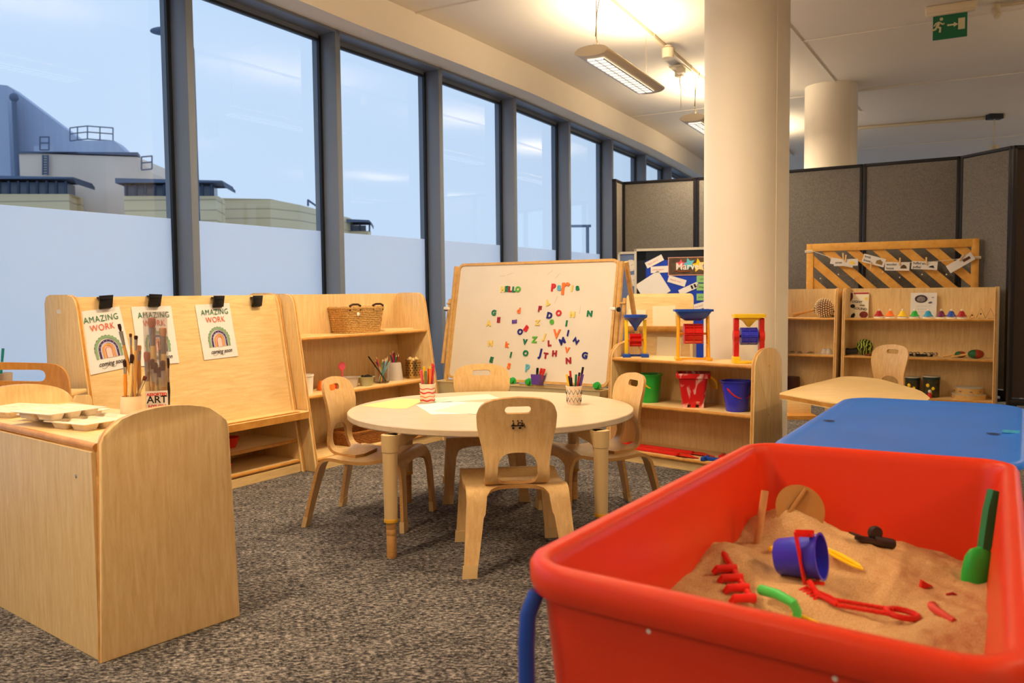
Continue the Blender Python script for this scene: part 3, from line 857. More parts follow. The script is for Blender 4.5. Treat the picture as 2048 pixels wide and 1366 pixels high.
def nursery_chair(label):
    t = thing('nursery_chair', label, 'chair', (0, 0, 0), 0, 'small bent plywood nursery chairs')
    U = Prof([(-.255, .0), (-.232, .10), (-.207, .20), (-.190, .262), (-.168, .290), (-.13, .300), (-.06, .291), (.02, .288), (.09, .298), (.135, .308), (.168, .300), (.190, .268), (.199, .22), (.205, .12), (.21, .0)])
    TH_ = .014
    def fnU(u, v, c):
        p, n = U.at(v); fl = 1.0 + .10 * max(0, (.26 - p.y) / .26)
        return Vector((u * fl, p.x - n.x * c, p.y - n.y * c))
    v0 = U.near(-.207, .20); v1 = U.near(.199, .22)
    vs = U.near(-.13, .300); vc = U.near(.168, .300)
    hw = .186
    # seat from the rear bends to the front bends with arched cut-outs
    so = []
    so += [(-hw, v0), (-hw + .062, v0)]
    for k in range(0, 11):
        a = PI * k / 10; so.append((-(hw - .068) * math.cos(a), v0 + .012 + (vs - v0 - .018) * math.sin(a) ** .55))
    so += [(hw - .062, v0), (hw, v0), (hw, v1), (hw - .048, v1)]
    for k in range(0, 11):
        a = PI * k / 10; so.append(((hw - .052) * math.cos(a), v1 - .008 - (v1 - vc - .040) * math.sin(a) ** .6))
    so += [(-hw + .048, v1), (-hw, v1)]
    g = G(); g.plate([so], TH_, fnU, step=.016); g.build('seat', [WP, WPE], t, angle=50)
    for sg in (-1, 1):
        for (va, vb) in ((0.0, v0), (v1, U.L)):
            w0, w1 = (.042, .062) if va == 0 else (.048, .040)
            q = [(sg * hw, va), (sg * hw, vb), (sg * (hw - w1), vb), (sg * (hw - w0), va)]
            q = [q[0]] + [(sg * hw, va + (vb - va) * k / 6) for k in range(1, 6)] + q[1:3] + [(sg * (hw - w1 + (w1 - w0) * k / 6), vb + (va - vb) * k / 6) for k in range(1, 6)] + [q[3]]
            g = G(); g.plate([q], TH_, fnU, step=.016); lg = g.build('leg', [WP, WPE], t, angle=50)
            # moulded glider
            ve = .045 if va == 0 else U.L - .045
            pe = 0.0 if va == 0 else U.L
            g = G(); rr = []
            for v in (ve, pe):
                ww = .041 if va == 0 else .040
                for_ = [fnU(sg * (hw + .003), v, -.003), fnU(sg * (hw - ww - .003), v, -.003), fnU(sg * (hw - ww - .003), v, TH_ + .003), fnU(sg * (hw + .003), v, TH_ + .003)]
                rr.append(for_)
            for p in rr[1]: p.z = 0
            g.loft(rr); g.build('glider', PLE, lg, angle=20)
    Bk = Prof([(-.02, .3015), (-.07, .3035), (-.115, .308), (-.148, .322), (-.166, .352), (-.170, .40), (-.168, .45), (-.174, .51), (-.188, .57), (-.204, .632)])
    Lb = Bk.L
    def hwb(v):
        z = Bk.at(v)[0].y
        f = (z - .30) / .328
        ks = [(0, .112), (.1, .118), (.25, .116), (.45, .128), (.65, .143), (.8, .146), (.9, .134), (.96, .108), (.99, .07), (1.0, .0)]
        for (a, b), (c, d) in zip(ks, ks[1:]):
            if f <= c: return b + (d - b) * (f - a) / (c - a)
        return 0
    vs_ = [Lb * k / 40 for k in range(40)] + [Lb * .985, Lb * .995]
    outl = [(hwb(v), v) for v in vs_] + [(-hwb(v), v) for v in reversed(vs_)]
    outl = [(.07, 0)] + [(a, b) for a, b in outl if b > .02] + [(-.07, 0)]
    va = Bk.near(-.130, .312); vb = Bk.near(-.166, .425)
    hole = [((.075 if math.sin(a) < 0 else .072) * (abs(math.cos(a)) ** .7) * (1 if math.cos(a) > 0 else -1), (va + vb) / 2 + (vb - va) / 2 * (abs(math.sin(a)) ** .8) * (1 if math.sin(a) > 0 else -1)) for a in [2 * PI * k / 28 for k in range(28)]]
    vh = Bk.near(-.185, .588)
    hnd = rrect(-.047, vh - .014, .047, vh + .014, .013, 5)
    def fnB(u, v, c):
        p, n = Bk.at(v); q = .05 * (u / .14) ** 2 * .45 * min(1, max(0, (p.y - .32) / .1))
        return Vector((u, p.x - n.x * (-c) + q, p.y + n.y * c))
    g = G(); g.plate([outl, hole, hnd], .012, fnB, step=.014); g.build('backrest', [WP, WPE], t, angle=50)
    return t
chair0 = nursery_chair('small bent plywood chair in front of the round table, back to the camera')
place(chair0, (-.006, 3.225, 0), R(7.1))
# maker's mark on this one's back
c = chair0
bk = [o for o in c.children if o.name.startswith('backrest')][0]
g = G()
def mark(pts, w): g.tube([(x, -.1945 + (z - .54) * -.12, z) for x, z in pts], w, 6)
for x in (-.017, -.0, .014):
    mark([(x, .523), (x + .002, .536)], .0018); g.sphere((x, -.193, .541), .0028, 8)
mark([(-.024, .523), (.022, .524)], .0016); mark([(-.022, .527), (.02, .521)], .0014); mark([(.004, .536), (.022, .530), (.026, .515)], .0014)
for x in (-.016, .008): g.sphere((x, -.191, .515), .0045, 10)
mk = g.build('maker_mark', BLACK, c)
for (x, y, r, lb) in ((-.612, 3.775, -104.1, 'small bent plywood chair at the left side of the round table'), (-.145, 4.235, 184.6, 'small bent plywood chair behind the round table, facing the camera'), (.365, 3.80, 108, 'small bent plywood chair at the right side of the round table'), (2.31, 5.52, 114, 'small plywood chair behind the far angular table')):
    o = thing('nursery_chair', lb, 'chair', (x, y, 0), R(r), 'small bent plywood nursery chairs')
    for ch in chair0.children:
        if ch.name.startswith('maker_mark'): continue
        copy_tree(ch, o)

# ------------------------------------------------------------------ round table
TX, TY, TR, TZ = -.095, 3.73, .617, .495
t = thing('round_table', 'round pale maple nursery table in the middle of the room', 'table', (TX, TY, 0), R(-2))
g = G(); g.lathe([(0, TZ - .026), (TR - .004, TZ - .026), (TR, TZ - .022), (TR, TZ - .003), (TR - .003, TZ), (0, TZ)], seg=96); g.build('tabletop', WT, t, angle=30)
lp = ((-.463, 3.2), (.335, 3.25), (.29, 4.09), (-.505, 4.06))
LEGM = mat('beige table leg', L(208, 176, 124), .4); RINGM = mat('ochre collar', L(216, 160, 40), .35)
Mi = (Matrix.Translation((TX, TY, 0)) @ Matrix.Rotation(R(-2), 4, 'Z')).inverted()
for (x, y) in lp:
    p = Mi @ Vector((x, y, 0))
    g = G(); g.lathe([(.0245, .15), (.0255, .16), (.0285, .40), (.0285, .402), (.031, .405), (.032, TZ - .026)], (p.x, p.y, 0), 28)
    d = Vector((-p.x, -p.y, 0)).normalized(); pr = Vector((-d.y, d.x, 0))
    rings = []
    for s_, w_, h_ in ((.0, .03, .075), (.05, .03, .05), (.15, .03, .022)):
        q = p + d * s_; rings.append([q + pr * w_ + Vector((0, 0, TZ - .026)), q - pr * w_ + Vector((0, 0, TZ - .026)), q - pr * w_ * .5 + Vector((0, 0, TZ - .026 - h_)), q + pr * w_ * .5 + Vector((0, 0, TZ - .026 - h_))])
    g.loft(rings); lg = g.build('leg', LEGM, t)
    g = G(); g.lathe([(.022, .136), (.0265, .138), (.0275, .144), (.0265, .150), (.023, .152)], (p.x, p.y, 0), 24); g.build('collar', RINGM, lg)
    g = G(); g.lathe([(.0165, 0), (.0185, .006), (.0185, .085), (.0177, .087), (.0190, .089), (.0190, .108), (.0177, .110), (.0192, .112), (.0192, .14)], (p.x, p.y, 0), 24); g.build('leg_extension', WPE, lg)

# ------------------------------------------------------------------ angular table beyond, low box
hz = .50
px_ = [(1556, 787), (1600, 773), (1692, 751), (1758, 757), (1842, 781), (1862, 797), (1842, 806), (1750, 814), (1668, 807)]
pp = [atz(a, b, hz) for a, b in px_]
cx = sum(p.x for p in pp) / len(pp); cy = sum(p.y for p in pp) / len(pp)
t = thing('activity_table', 'low angular maple table between the column and the far chair', 'table', (cx, cy, 0))
ol = rounded([(p.x - cx, p.y - cy) for p in pp], [.03, .1, .1, .1, .1, .06, .08, .1, .06], 4)
g = G(); g.slab(ol, .025, lambda a, b, c: Vector((a, b, hz - .025 + c)), 0, 1, .004); g.build('tabletop', [WH, WE], t)
for k in (2, 3, 5, 8):
    p = pp[k]; x = (p.x - cx) * .8; y = (p.y - cy) * .8
    g = G(); g.lathe([(.02, 0), (.03, .1), (.033, hz - .025)], (x, y, 0), 20); g.build('leg', LEGM, t)
p = atz(1577, 834, 0); 
t = thing('wooden_box', 'low maple box on the carpet beneath the angular table', 'box', (p.x - .25, p.y + .01, 0), R(-2))
g = G(); g.box((.21, .15, .07), (.43, .3, .12), bev=.004); g.build('body', WH, t)
g = G(); g.box((.21, -.003, .015), (.43, .3, .03)); g.build('base', WE, t)

# ------------------------------------------------------------------ whiteboard easel
BL_ = aty(897, 753, 5.98); BLz = BL_.z
BR_ = atz(1210, 771, BLz)
xd = (BR_ - BL_).normalized(); nb = Vector((-xd.y, xd.x, 0))   # backwards
# lean from the top-left corner
best = None
for k in range(0, 40):
    dlean = k * .01
    n_ = nb * .78 + Vector((0, 0, -dlean)); 
    q = onplane(922, 531, BL_, n_.normalized()); back = (q - BL_).dot(nb); along = (q - BL_).dot(xd)
    if best is None or abs(along) < abs(best[0]): best = (along, dlean, q)
upd = (best[2] - BL_); upd = (upd - xd * upd.dot(xd)).normalized()
MB = planeM(BL_, xd, upd); MBi = MB.inverted()
TRl = MBi @ onplane(1240, 521, BL_, MB.to_3x3() @ Vector((0, 0, 1)))
TLl = MBi @ onplane(922, 531, BL_, MB.to_3x3() @ Vector((0, 0, 1)))
BRl = MBi @ BR_
BW = (BRl.x + TRl.x) / 2; BH = (TRl.y + TLl.y) / 2
print('BOARD', BL_, BR_, BW, BH, best[1])
WB = mat('used whiteboard surface', L(232, 218, 196), .3, var=.03, scale=4)
t = thing('whiteboard_easel', 'large double-sided whiteboard easel covered with magnetic letters', 'whiteboard', (0, 0, 0)); t.matrix_world = MB
bx = .018
g = G(); g.slab(rrect(.005, .005, BW - .005, BH - .005, .03), .01, lambda a, b, c: Vector((a, b, -.01 + c)), 0, 0); g.build('board', WB, t)
g = G(); lo = rrect(-.012, -.012, BW + .012, BH + .012, .045); li = rrect(.005, .005, BW - .005, BH - .005, .03)
g.plate([lo, li], .026, lambda u, v, c: Vector((u, v, -.018 + c)), step=0); g.build('board_frame', HONEY, t)
ux = MB.to_3x3().inverted() @ Vector((0, 0, 1)); ub = MB.to_3x3().inverted() @ nb
gnd = lambda x, back, z: MBi @ (BL_ + xd * x + nb * back + Vector((0, 0, z - BLz)))
lean = TLl.y and (MB @ TLl - BL_).dot(nb)
for x in (-.03, BW + .03):
    g = G(); g.tube([gnd(x, -.06, 0.0), gnd(x, lean * .95, BLz + BH * .97)], .017, 8); g.build('leg', HONEY, t)
    g = G(); g.tube([gnd(x, .62, 0.0), gnd(x, lean * .95 + .06, BLz + BH * .97)], .017, 8); g.build('leg', HONEY, t)
    g = G(); g.tube([gnd(x + (.035 if x > 0 else -.035), .02, .50), gnd(x + (.035 if x > 0 else -.035), .12, .95)], .013, 8)
    g.tube([gnd(x, .10, .92), gnd(x + (.05 if x > 0 else -.05), .10, .92)], .007, 8)
    g.build('hinge_arm', HONEY, t)
    g = G(); q = gnd(x, .05, BLz + .47); g.box(q + Vector((0, 0, .02)), (.035, .02, .03), bev=.004); g.build('clamp', WPLAS, t)
    g = G(); g.lathe([(0, -.012), (.014, -.01), (.016, .004), (0, .012)], q + Vector((.03 if x > 0 else -.02, 0, -.0)), 14, 0, Matrix.Rotation(PI / 2, 3, 'Y')); g.build('knob', BLACK, t)
# trays under the board
CT = mat('cream plastic tray', L(228, 208, 160), .45)
for k, (xa, xb) in enumerate(((-.03, BW * .45), (BW * .47, BW + .02))):
    g = G()
    def rg(xa_, xb_, ya, yb, z): return [gnd(xa_, ya, z), gnd(xb_, ya, z), gnd(xb_, yb, z), gnd(xa_, yb, z)]
    zt = BLz - .02
    g.loft([rg(xa + .03, xb - .03, -.10, .0, zt - .11), rg(xa, xb, -.13, .02, zt), rg(xa - .006, xb + .006, -.136, .026, zt), rg(xa - .006, xb + .006, -.136, .026, zt - .012) if 0 else rg(xa + .006, xb - .006, -.124, .014, zt), rg(xa + .03, xb - .03, -.10, .0, zt - .10)])
    g.build('storage_tray', CT, t)
g = G(); g.tube([gnd(-.03, -.03, BLz - .13), gnd(BW + .03, -.03, BLz - .13)], .014, 8); g.build('cross_bar', HONEY, t)
g = G()
for k, (px, py) in enumerate(((1005, 552), (1020, 548), (1100, 545), (1115, 552), (1112, 600), (1160, 620))):
    p = MBi @ onplane(px, py, BL_, MB.to_3x3() @ Vector((0, 0, 1))); g.box((p.x, p.y, .0006), (.05, .006, .0004), Matrix.Rotation(.3 * k, 3, 'Z'))
g.build('faint_marker_smudge', mat('faint marker smudge', L(220, 202, 178), .6), t)

NB = MB.to_3x3() @ Vector((0, 0, 1))
def onb(px, py): return MBi @ onplane(px, py, BL_, NB)
CO = {'yellow': PYEL, 'green': DGRN, 'red': DRED, 'lime green': LIME, 'orange': ORA, 'sky blue': CYAN, 'purple': PUR, 'navy blue': NAVY, 'bright red': RED}
LT = [(575, 358, 'H', 'yellow', 1, 4, 'first letter of the word HELLO'), (610, 355, 'E', 'green', 1, 0, 'second letter of the word HELLO'), (642, 358, 'L', 'red', 1, 0, 'in the middle of the word HELLO'), (676, 360, 'L', 'green', 1, 0, 'fourth letter of the word HELLO'), (712, 358, 'O', 'lime green', 1, 0, 'last letter of the word HELLO'),
 (1037, 342, 'P', 'bright red', 1.35, 0, 'starting the name at top right'), (1088, 345, 'a', 'sky blue', 1.3, 0, 'second in the name at top right'), (1147, 352, 'r', 'orange', 3.3, 0, 'large, middle of the name at top right'), (1205, 350, 'I', 'yellow', 1.1, -6, 'fourth in the name at top right'), (1255, 348, 'a', 'green', 1.1, 4, 'last in the name at top right'),
 (982, 480, 'T', 'yellow', .95, 200, 'small one below the two words'), (912, 537, 'F', 'red', 1, -5, 'above the blue D'), (720, 553, 'd', 'orange', 1, 0, 'left of the red F'), (492, 572, 'G', 'green', 1, -5, 'at upper left'), (537, 637, 'E', 'red', .95, 0, 'below the green G'), (680, 652, 'E', 'purple', .95, 95, 'lying on its side at left of centre'), (447, 668, 'A', 'yellow', 1, 0, 'at the far left'),
 (890, 662, 'Z', 'yellow', .9, 0, 'left of the lime e'), (1000, 597, 'D', 'navy blue', 1.1, -8, 'right of the red F'), (1083, 575, 'O', 'bright red', 1, 0, 'right of the blue D'), (1020, 655, 'e', 'lime green', 1.25, 0, 'below the blue D'), (1208, 588, 'N', 'yellow', 1, -3, 'right of the red O'), (1365, 580, 'N', 'green', 1, -3, 'at the far upper right'), (1155, 668, 'I', 'green', 1, -4, 'right of the lime e'),
 (732, 745, 'O', 'navy blue', 1, 0, 'near the tilted red letter'), (788, 717, 'B', 'bright red', 1.1, -35, 'tilted, left of centre'), (1065, 765, 'V', 'orange', 1.6, 0, 'large one right of centre'), (1168, 757, 'I', 'navy blue', 1, -8, 'right of the large orange V'), (776, 838, 'V', 'green', .95, -4, 'below the navy O'), (862, 817, 'Z', 'lime green', 1.05, 0, 'at the centre'), (948, 797, 'J', 'yellow', 1.05, -15, 'right of the lime Z'),
 (1000, 850, 'L', 'red', 1, 8, 'below the large orange V'), (1115, 830, 'M', 'navy blue', 1.1, 30, 'tilted, right of centre'), (1240, 828, 'Z', 'navy blue', .95, 55, 'turned sideways at right'), (462, 850, 'N', 'yellow', 1, 0, 'at the left edge of the cluster'), (615, 862, 'k', 'orange', 1, -3, 'left of the green V'), (648, 955, 'I', 'green', 1, -8, 'below the orange k'), (782, 940, 'O', 'green', 1, 0, 'below the green V'),
 (912, 945, 'J', 'navy blue', 1.4, -8, 'beside the red T'), (965, 962, 'T', 'red', 1, -5, 'beside the navy J'), (1045, 942, 'H', 'red', 1, 0, 'right of the red T'), (1160, 912, 'V', 'orange', .95, -5, 'small one at lower right'), (1172, 1008, 'N', 'red', 1.05, 8, 'at lower right'), (1320, 960, 'G', 'navy blue', 1.1, -5, 'at the far lower right'), (472, 1000, 'E', 'green', 1, -12, 'at the lower left'), (630, 1057, 'S', 'orange', 1, -10, 'near the bottom edge'), (800, 1075, 'p', 'sky blue', 1.3, 0, 'near the bottom edge')]
for (x, y, ch, co, s_, rot, wh) in LT:
    p = onb(880 + x / 4.553, 500 + y / 4.553)
    b = text_bm(ch, .050 * s_, .0028, bold=.0028)
    # centre
    xs = [v.co.x for v in b.verts]; ys = [v.co.y for v in b.verts]
    cx, cy = (min(xs) + max(xs)) / 2, (min(ys) + max(ys)) / 2
    for v in b.verts: v.co.x -= cx; v.co.y -= cy
    g = G(); g.merge(b, None, 0)
    o = g.build('magnetic_letter', CO[co], smooth=False)
    o.matrix_world = MB @ Matrix.Translation((p.x, p.y, .0032)) @ Matrix.Rotation(R(rot), 4, 'Z')
    tag(o, '%s magnetic letter %s on the whiteboard, %s' % (co, ch, wh), 'magnetic letter', 'magnetic letters on the whiteboard')
for (x, y, lb) in ((672, 1195, 'green clip magnet on the lower whiteboard edge, beside the chair back'), (820, 1205, 'green clip magnet left of the purple marker pot'), (1440, 1240, 'green clip magnet at the lower right corner of the whiteboard')):
    p = onb(880 + x / 4.553, 500 + y / 4.553)
    g = G(); g.lathe([(0, 0), (.024, 0), (.026, .006), (.016, .01), (.014, .02), (.018, .024), (.018, .03), (0, .034)], seg=14)
    o = g.build('clip_magnet', GRN); o.matrix_world = MB @ Matrix.Translation((p.x, p.y, .0082)); tag(o, lb, 'magnet', 'green magnets on the whiteboard')
p = onb(880 + 915 / 4.553, 500 + 1193 / 4.553)
t = thing('marker_pot', 'small purple magnetic pot at the bottom of the whiteboard', 'pot'); t.matrix_world = MB @ Matrix.Translation((p.x, p.y - .03, .035))
g = G(); g.loft([[Vector((a * w, y, b * w)) for a, b in ((-1, -1), (1, -1), (1, 1), (-1, 1))] for w, y in ((.027, 0), (.036, .065), (.033, .065), (.025, .004))]); g.build('body', PUR, t)
for k, (dx, m_, nm) in enumerate(((-.01, BLACK, 'black'), (.008, RED, 'red'), (.018, RED, 'red'))):
    g = G(); g.cyl((0, 0, 0), (0, .075, 0), .007, seg=12); g.cyl((0, .075, 0), (0, .105, 0), .0085, seg=12)
    o = g.build('whiteboard_marker', m_); o.matrix_world = MB @ Matrix.Translation((p.x + dx, p.y - .024, .035)) @ Matrix.Rotation(-.12 * k, 4, 'Z')
    tag(o, ['black marker in the purple pot on the whiteboard', 'left red marker in the purple pot on the whiteboard', 'right red marker in the purple pot, leaning'][k], 'marker')

# ------------------------------------------------------------------ posters and clips on the art easel
up = Vector((0, 0, 1)); e_up = (FE.y * SL + up * HE).normalized()
PEo = FE.w(0, sl(0, .0130), 0); NE = FE.x.cross(e_up).normalized()
print('NE', NE)
GR = mat('print green', L(48, 116, 84), .8); ORP = mat('print coral', L(214, 96, 60), .8); SAGE = mat('print sage', L(134, 164, 128), .8); PLUM = mat('print plum', L(72, 58, 96), .8); OCH = mat('print ochre', L(226, 150, 74), .8); INK = mat('print ink', L(28, 26, 34), .8); LILAC = mat('print lilac', L(214, 200, 226), .8); PNK = mat('print pink', L(240, 200, 190), .8)
def arch(g, x, y, ro, ri, leg, z, n=18):
    o = [(ro, -leg)] + [(ro * math.cos(PI * k / n), ro * math.sin(PI * k / n)) for k in range(n + 1)] + [(-ro, -leg)]
    i = [(-ri, -leg)] + [(ri * math.cos(PI * k / n), ri * math.sin(PI * k / n)) for k in range(n, -1, -1)] + [(ri, -leg)]
    V = [g.bm.verts.new((x + a, y + b, z)) for a, b in o]; U_ = [g.bm.verts.new((x + a, y + b, z)) for a, b in i[::-1]]
    for k in range(len(V) - 1): g.face([V[k], V[k + 1], U_[k + 1], U_[k]])
def poster(label, pxs, rot):
    c = onplane(pxs[0], pxs[1], PEo, NE)
    t = thing('poster', label, 'poster', group='amazing work posters on the art easel')
    t.matrix_world = planeM(c + NE * .0015, FE.x, e_up, R(rot))
    pw, ph = .222, .286
    g = G()
    n = 8
    for k in range(n):
        pass
    g.plate([[(-pw / 2, -ph / 2), (pw / 2, -ph / 2), (pw / 2, ph / 2), (-pw / 2, ph / 2)]], .0004, lambda u, v, c_: Vector((u, v, c_ + .004 * max(0, -v / ph) * abs(u / pw))), step=.03)
    g.build('sheet', PAPER, t, smooth=False)
    z = .0032
    text('amazing_lettering', 'AMAZING', .040, GR, t, .004, ph * .345, z, depth=.0001, sx=.9, spacing=1.12)
    text('work_lettering', 'WORK', .042, ORP, t, .0, ph * .205, z, depth=.0001, sx=.9, spacing=1.1)
    for nm, m_, ro, ri in (('sage_arch', SAGE, .068, .056), ('plum_arch', PLUM, .050, .040), ('lilac_arch', LILAC, .0385, .034), ('ochre_arch', OCH, .0305, .022), ('coral_arch', ORP, .017, .0135), ('pink_arch', PNK, .0130, .0)):
        g = G(); arch(g, .004, -.048, ro, max(ri, .0005), .034, z)
        if nm == 'sage_arch':
            for k in range(13):
                a = PI * k / 12; g.lathe([(0, 0), (.008, 0)], (.004 + .064 * math.cos(a), -.048 + .064 * math.sin(a), z - .0004), 8)
        g.build(nm, m_, t, smooth=False)
    g = G()
    for k in range(9):
        a = PI * k / 8; g.lathe([(0, 0), (.0022, 0)], (.004 + .045 * math.cos(a), -.048 + .045 * math.sin(a), z + .0004), 6)
    g.build('arch_dots', LILAC, t, smooth=False)
    text('coming_soon_lettering', 'coming soon', .030, INK, t, .006, -ph * .375, z, depth=.0001, sx=.88, shear=.35, bold=.0003)
    g = G()
    for x0_, s in ((-.04, 1), (.035, -1)):
        g.tube([(x0_ + s * .035 * u - .01, -ph * .425 - .006 * math.sin(PI * u * 1.3), z) for u in [k / 8 for k in range(9)]], .0007, 4)
    g.build('flourish', INK, t)
    return t
poster('leftmost rainbow poster reading amazing work on the easel, behind the paint brushes', (210, 680), 6)
poster('middle rainbow poster on the easel, mostly hidden behind the clear brush tube', (311, 671), 0)
poster('rightmost rainbow poster reading amazing work, coming soon', (433.5, 662), 1.5)
def binder(label, px, py, rot):
    c = onplane(px, py, PEo, NE); t = thing('binder_clip', label, 'clip', group='black clips along the easel top'); t.matrix_world = planeM(c + NE * .0035, FE.x, e_up, R(rot)) @ Matrix.Scale(1.2, 4)
    g = G(); pr = [(.0, .024), (.024, .020), (.025, .012), (.008, -.020), (.003, -.024), (.001, -.018), (.016, .012), (.0, .018)]
    g.slab([(a, b) for a, b in pr], .05, lambda a, b, c_: Vector((-.025 + c_, b, a)), 0, 0, .001); g.build('jaw', BLACK, t, angle=30)
    g = G(); g.slab([(-.03, .025), (.03, .025), (.024, -.022), (-.024, -.022)], .003, lambda a, b, c_: Vector((a, b, .0235 + c_ * 1 - .012 * (.5 - b / .05))), 0, 0, .0008); g.build('grip', BLACK, t)
for px, py, rt, lb in ((206, 606, 3, 'black clip holding the leftmost poster'), (304, 603, -2, 'black clip holding the middle poster'), (431.5, 605, 0, 'black clip holding the rightmost poster'), (509, 604, 0, 'empty black clip at the right end of the easel board')): binder(lb, px, py, rt)
for (lx, ly, lz, r_, h_, lb) in ((.84, .17, .185, .055, .055, 'dark red plastic bowl on the upper shelf under the easel'), (.80, .15, .07, .03, .035, 'small red pot on the bottom shelf under the easel')):
    g = G(); g.lathe([(0, 0), (r_ * .6, 0), (r_, h_), (r_ * .93, h_), (r_ * .55, .006), (0, .006)], seg=24); o = g.build('plastic_bowl', RED); o.location = FE.w(lx, ly, lz); tag(o, lb, 'bowl')

# ------------------------------------------------------------------ things on the tall shelf beside the easel
def vessel(name, label, cat, loc, prof, m, part='body', seg=28):
    t = thing(name, label, cat, loc); g = G(); g.lathe(prof, seg=seg); g.build(part, m, t); return t
WICK = mat('seagrass weave', L(190, 146, 84), .8, var=.85, scale=120, stretch=(1, 1, 4)); WICKD = mat('dark twig', L(70, 40, 22), .7, var=.2)
def basket(label, loc, rz, bw, bd, h, flare, rows, handles=True, m=WICK, zf=1.0):
    t = thing('wicker_basket', label, 'basket', loc, rz)
    g = G()
    def ring(k, off=0.0):
        f = k / rows; w_ = bw / 2 * (1 + flare * f); d_ = bd / 2 * (1 + flare * f); z = .007 + h * f
        base = rrect(-w_, -d_, w_, d_, min(w_, d_) * .35, 5); out = []
        n = len(base); pts = []
        for i in range(n):
            a = Vector(base[i]); b = Vector(base[(i + 1) % n]); m_ = max(1, int((b - a).length / .012))
            for j in range(m_): pts.append(a.lerp(b, j / m_))
        for i, p in enumerate(pts):
            s_ = 1 + .012 * math.sin(i * 1.6 + (k % 2) * PI)
            out.append(Vector((p.x * s_, p.y * s_, z)))
        return out
    for k in range(rows + 1): g.tube(ring(k), (h / rows) * .62 if k < rows else (h / rows) * .8, 6, closed=True)
    g.build('woven_side', m, t)
    g = G(); g.slab(rrect(-bw / 2, -bd / 2, bw / 2, bd / 2, .03), .008, XY, 0, 0); g.build('base', m, t)
    if handles:
        for sx in (-1, 1):
            g = G(); x = sx * bw * .30 * (1 + flare)
            yy = -bd / 2 * (1 + flare) 
            g.tube([(x - .045, yy, h + .02), (x - .02, yy - .004, h + .03), (x + .02, yy - .004, h + .03), (x + .045, yy, h + .02)], .0065, 8)
            for q in (-.04, .04): g.tube([(x + q, yy, h - .01), (x + q, yy, h + .026)], .006, 6)
            g.build('handle', WICKD, t)
        g = G(); g.lathe([(0, 0), (.012, 0), (0, .004)], (-bw * .3, -bd / 2 * (1 + flare) - .012, h * .8), 10, 0, Matrix.Rotation(PI / 2, 3, 'X')); g.build('button', WPLAS, t)
    return t
zS = lambda v: v + .0
basket('woven seagrass basket with dark handles on the top shelf beside the easel', FS.w(.655, .285, .75), FS.a - R(6), .27, .17, .15, .17, 13)
basket('shallow brown wicker basket on the bottom shelf behind the left chair', FS.w(.62, .19, .07), FS.a, .42, .2, .075, .06, 7, handles=False, m=mat('brown wicker', L(150, 92, 40), .7, var=.35, scale=90))
g = G(); g.box((0, 0, .006), (.3, .16, .012), bev=.002); o = g.build('wooden_board', WH); o.location = FS.w(.97, .27, .75); o.rotation_euler = (0, 0, FS.a); tag(o, 'thin maple board lying right of the seagrass basket', 'board')
g = G(); g.box((0, 0, .004), (.24, .17, .008)); o = g.build('wooden_board', WH); o.location = FS.w(.20, .27, .75); o.rotation_euler = (0, 0, FS.a); tag(o, 'thin maple board lying left of the seagrass basket', 'board')
SZ = .42
def sp(px, py, z=SZ):  # point on a shelf where the photo shows a thing's foot
    return atz(px, py, z)
vessel('white_tub', 'white plastic tub at the left end of the middle shelf', 'tub', FS.w(.125, .20, SZ), [(0, 0), (.040, 0), (.046, .10), (.049, .102), (.049, .112), (.044, .112), (.038, .006), (0, .006)], WPLAS)
CLR = mat('clear plastic', (1, 1, 1, 1), .08, trans=1.0)
MILK = mat('milky plastic', L(222, 206, 190), .35, trans=.35)
GLS = mat('clear jar glass', (1, 1, 1, 1), .02, trans=1.0)
vessel('plastic_bowl', 'low clear plastic tub behind the left chair, on the middle shelf', 'bowl', FS.w(.50, .22, SZ), [(0, 0), (.055, 0), (.065, .06), (.07, .062), (.062, .062), (.053, .006), (0, .006)], MILK)
bt = vessel('plastic_bowl', 'small grey green bowl of dark beads on the middle shelf', 'bowl', FS.w(.61, .17, SZ), [(0, 0), (.035, 0), (.05, .055), (.054, .058), (.046, .058), (.033, .006), (0, .006)], mat('sage plastic', L(176, 176, 140), .4))
g = G()
for k in range(26):
    a = random.random() * 6.28; r_ = .036 * math.sqrt(random.random()); g.sphere((bt.location.x + r_ * math.cos(a), bt.location.y + r_ * math.sin(a), SZ + .052 + random.random() * .01), .0075, 6)
tag(g.build('beads', BLACK), 'heap of dark beads filling the small bowl', 'beads', kind='stuff')
for k, (lx, ly, col) in enumerate(((.32, .2, ORA), (.30, .24, ORA), (.42, .25, RED))):
    g = G(); g.lathe([(0, 0), (.03, .0), (.034, .02), (.02, .055), (0, .06)], seg=16); o = g.build('plastic_toy', col); o.location = FS.w(lx, ly, SZ); tag(o, ['orange plastic toy beside the white tub', 'orange plastic toy behind its twin beside the white tub', 'red plastic toy on the middle shelf behind the left chair'][k], 'toy')
t = thing('hand_mirror', 'pink round paddle standing above the left chair back', 'toy', FS.w(.47, .24, SZ)); g = G(); g.cyl((0, 0, 0), (0, 0, .11), .005, seg=8); g.build('stem', PINK, t)
g = G(); g.lathe([(0, -.006), (.026, -.005), (.028, 0), (.026, .005), (0, .006)], (0, 0, .13), 20, 0, (Matrix.Rotation(FS.a, 3, 'Z') @ Matrix.Rotation(PI / 2, 3, 'X'))); g.build('disc', PINK, t)
jar = vessel('glass_jar', 'clear glass jar packed with coloured pencils on the middle shelf', 'jar', FS.w(.79, .20, SZ), [(0, 0), (.044, 0), (.05, .01), (.05, .10), (.044, .112), (.046, .118), (.043, .118), (.041, .112), (.047, .10), (.047, .012), (0, .008)], GLS, 'glass')
jl = jar.location
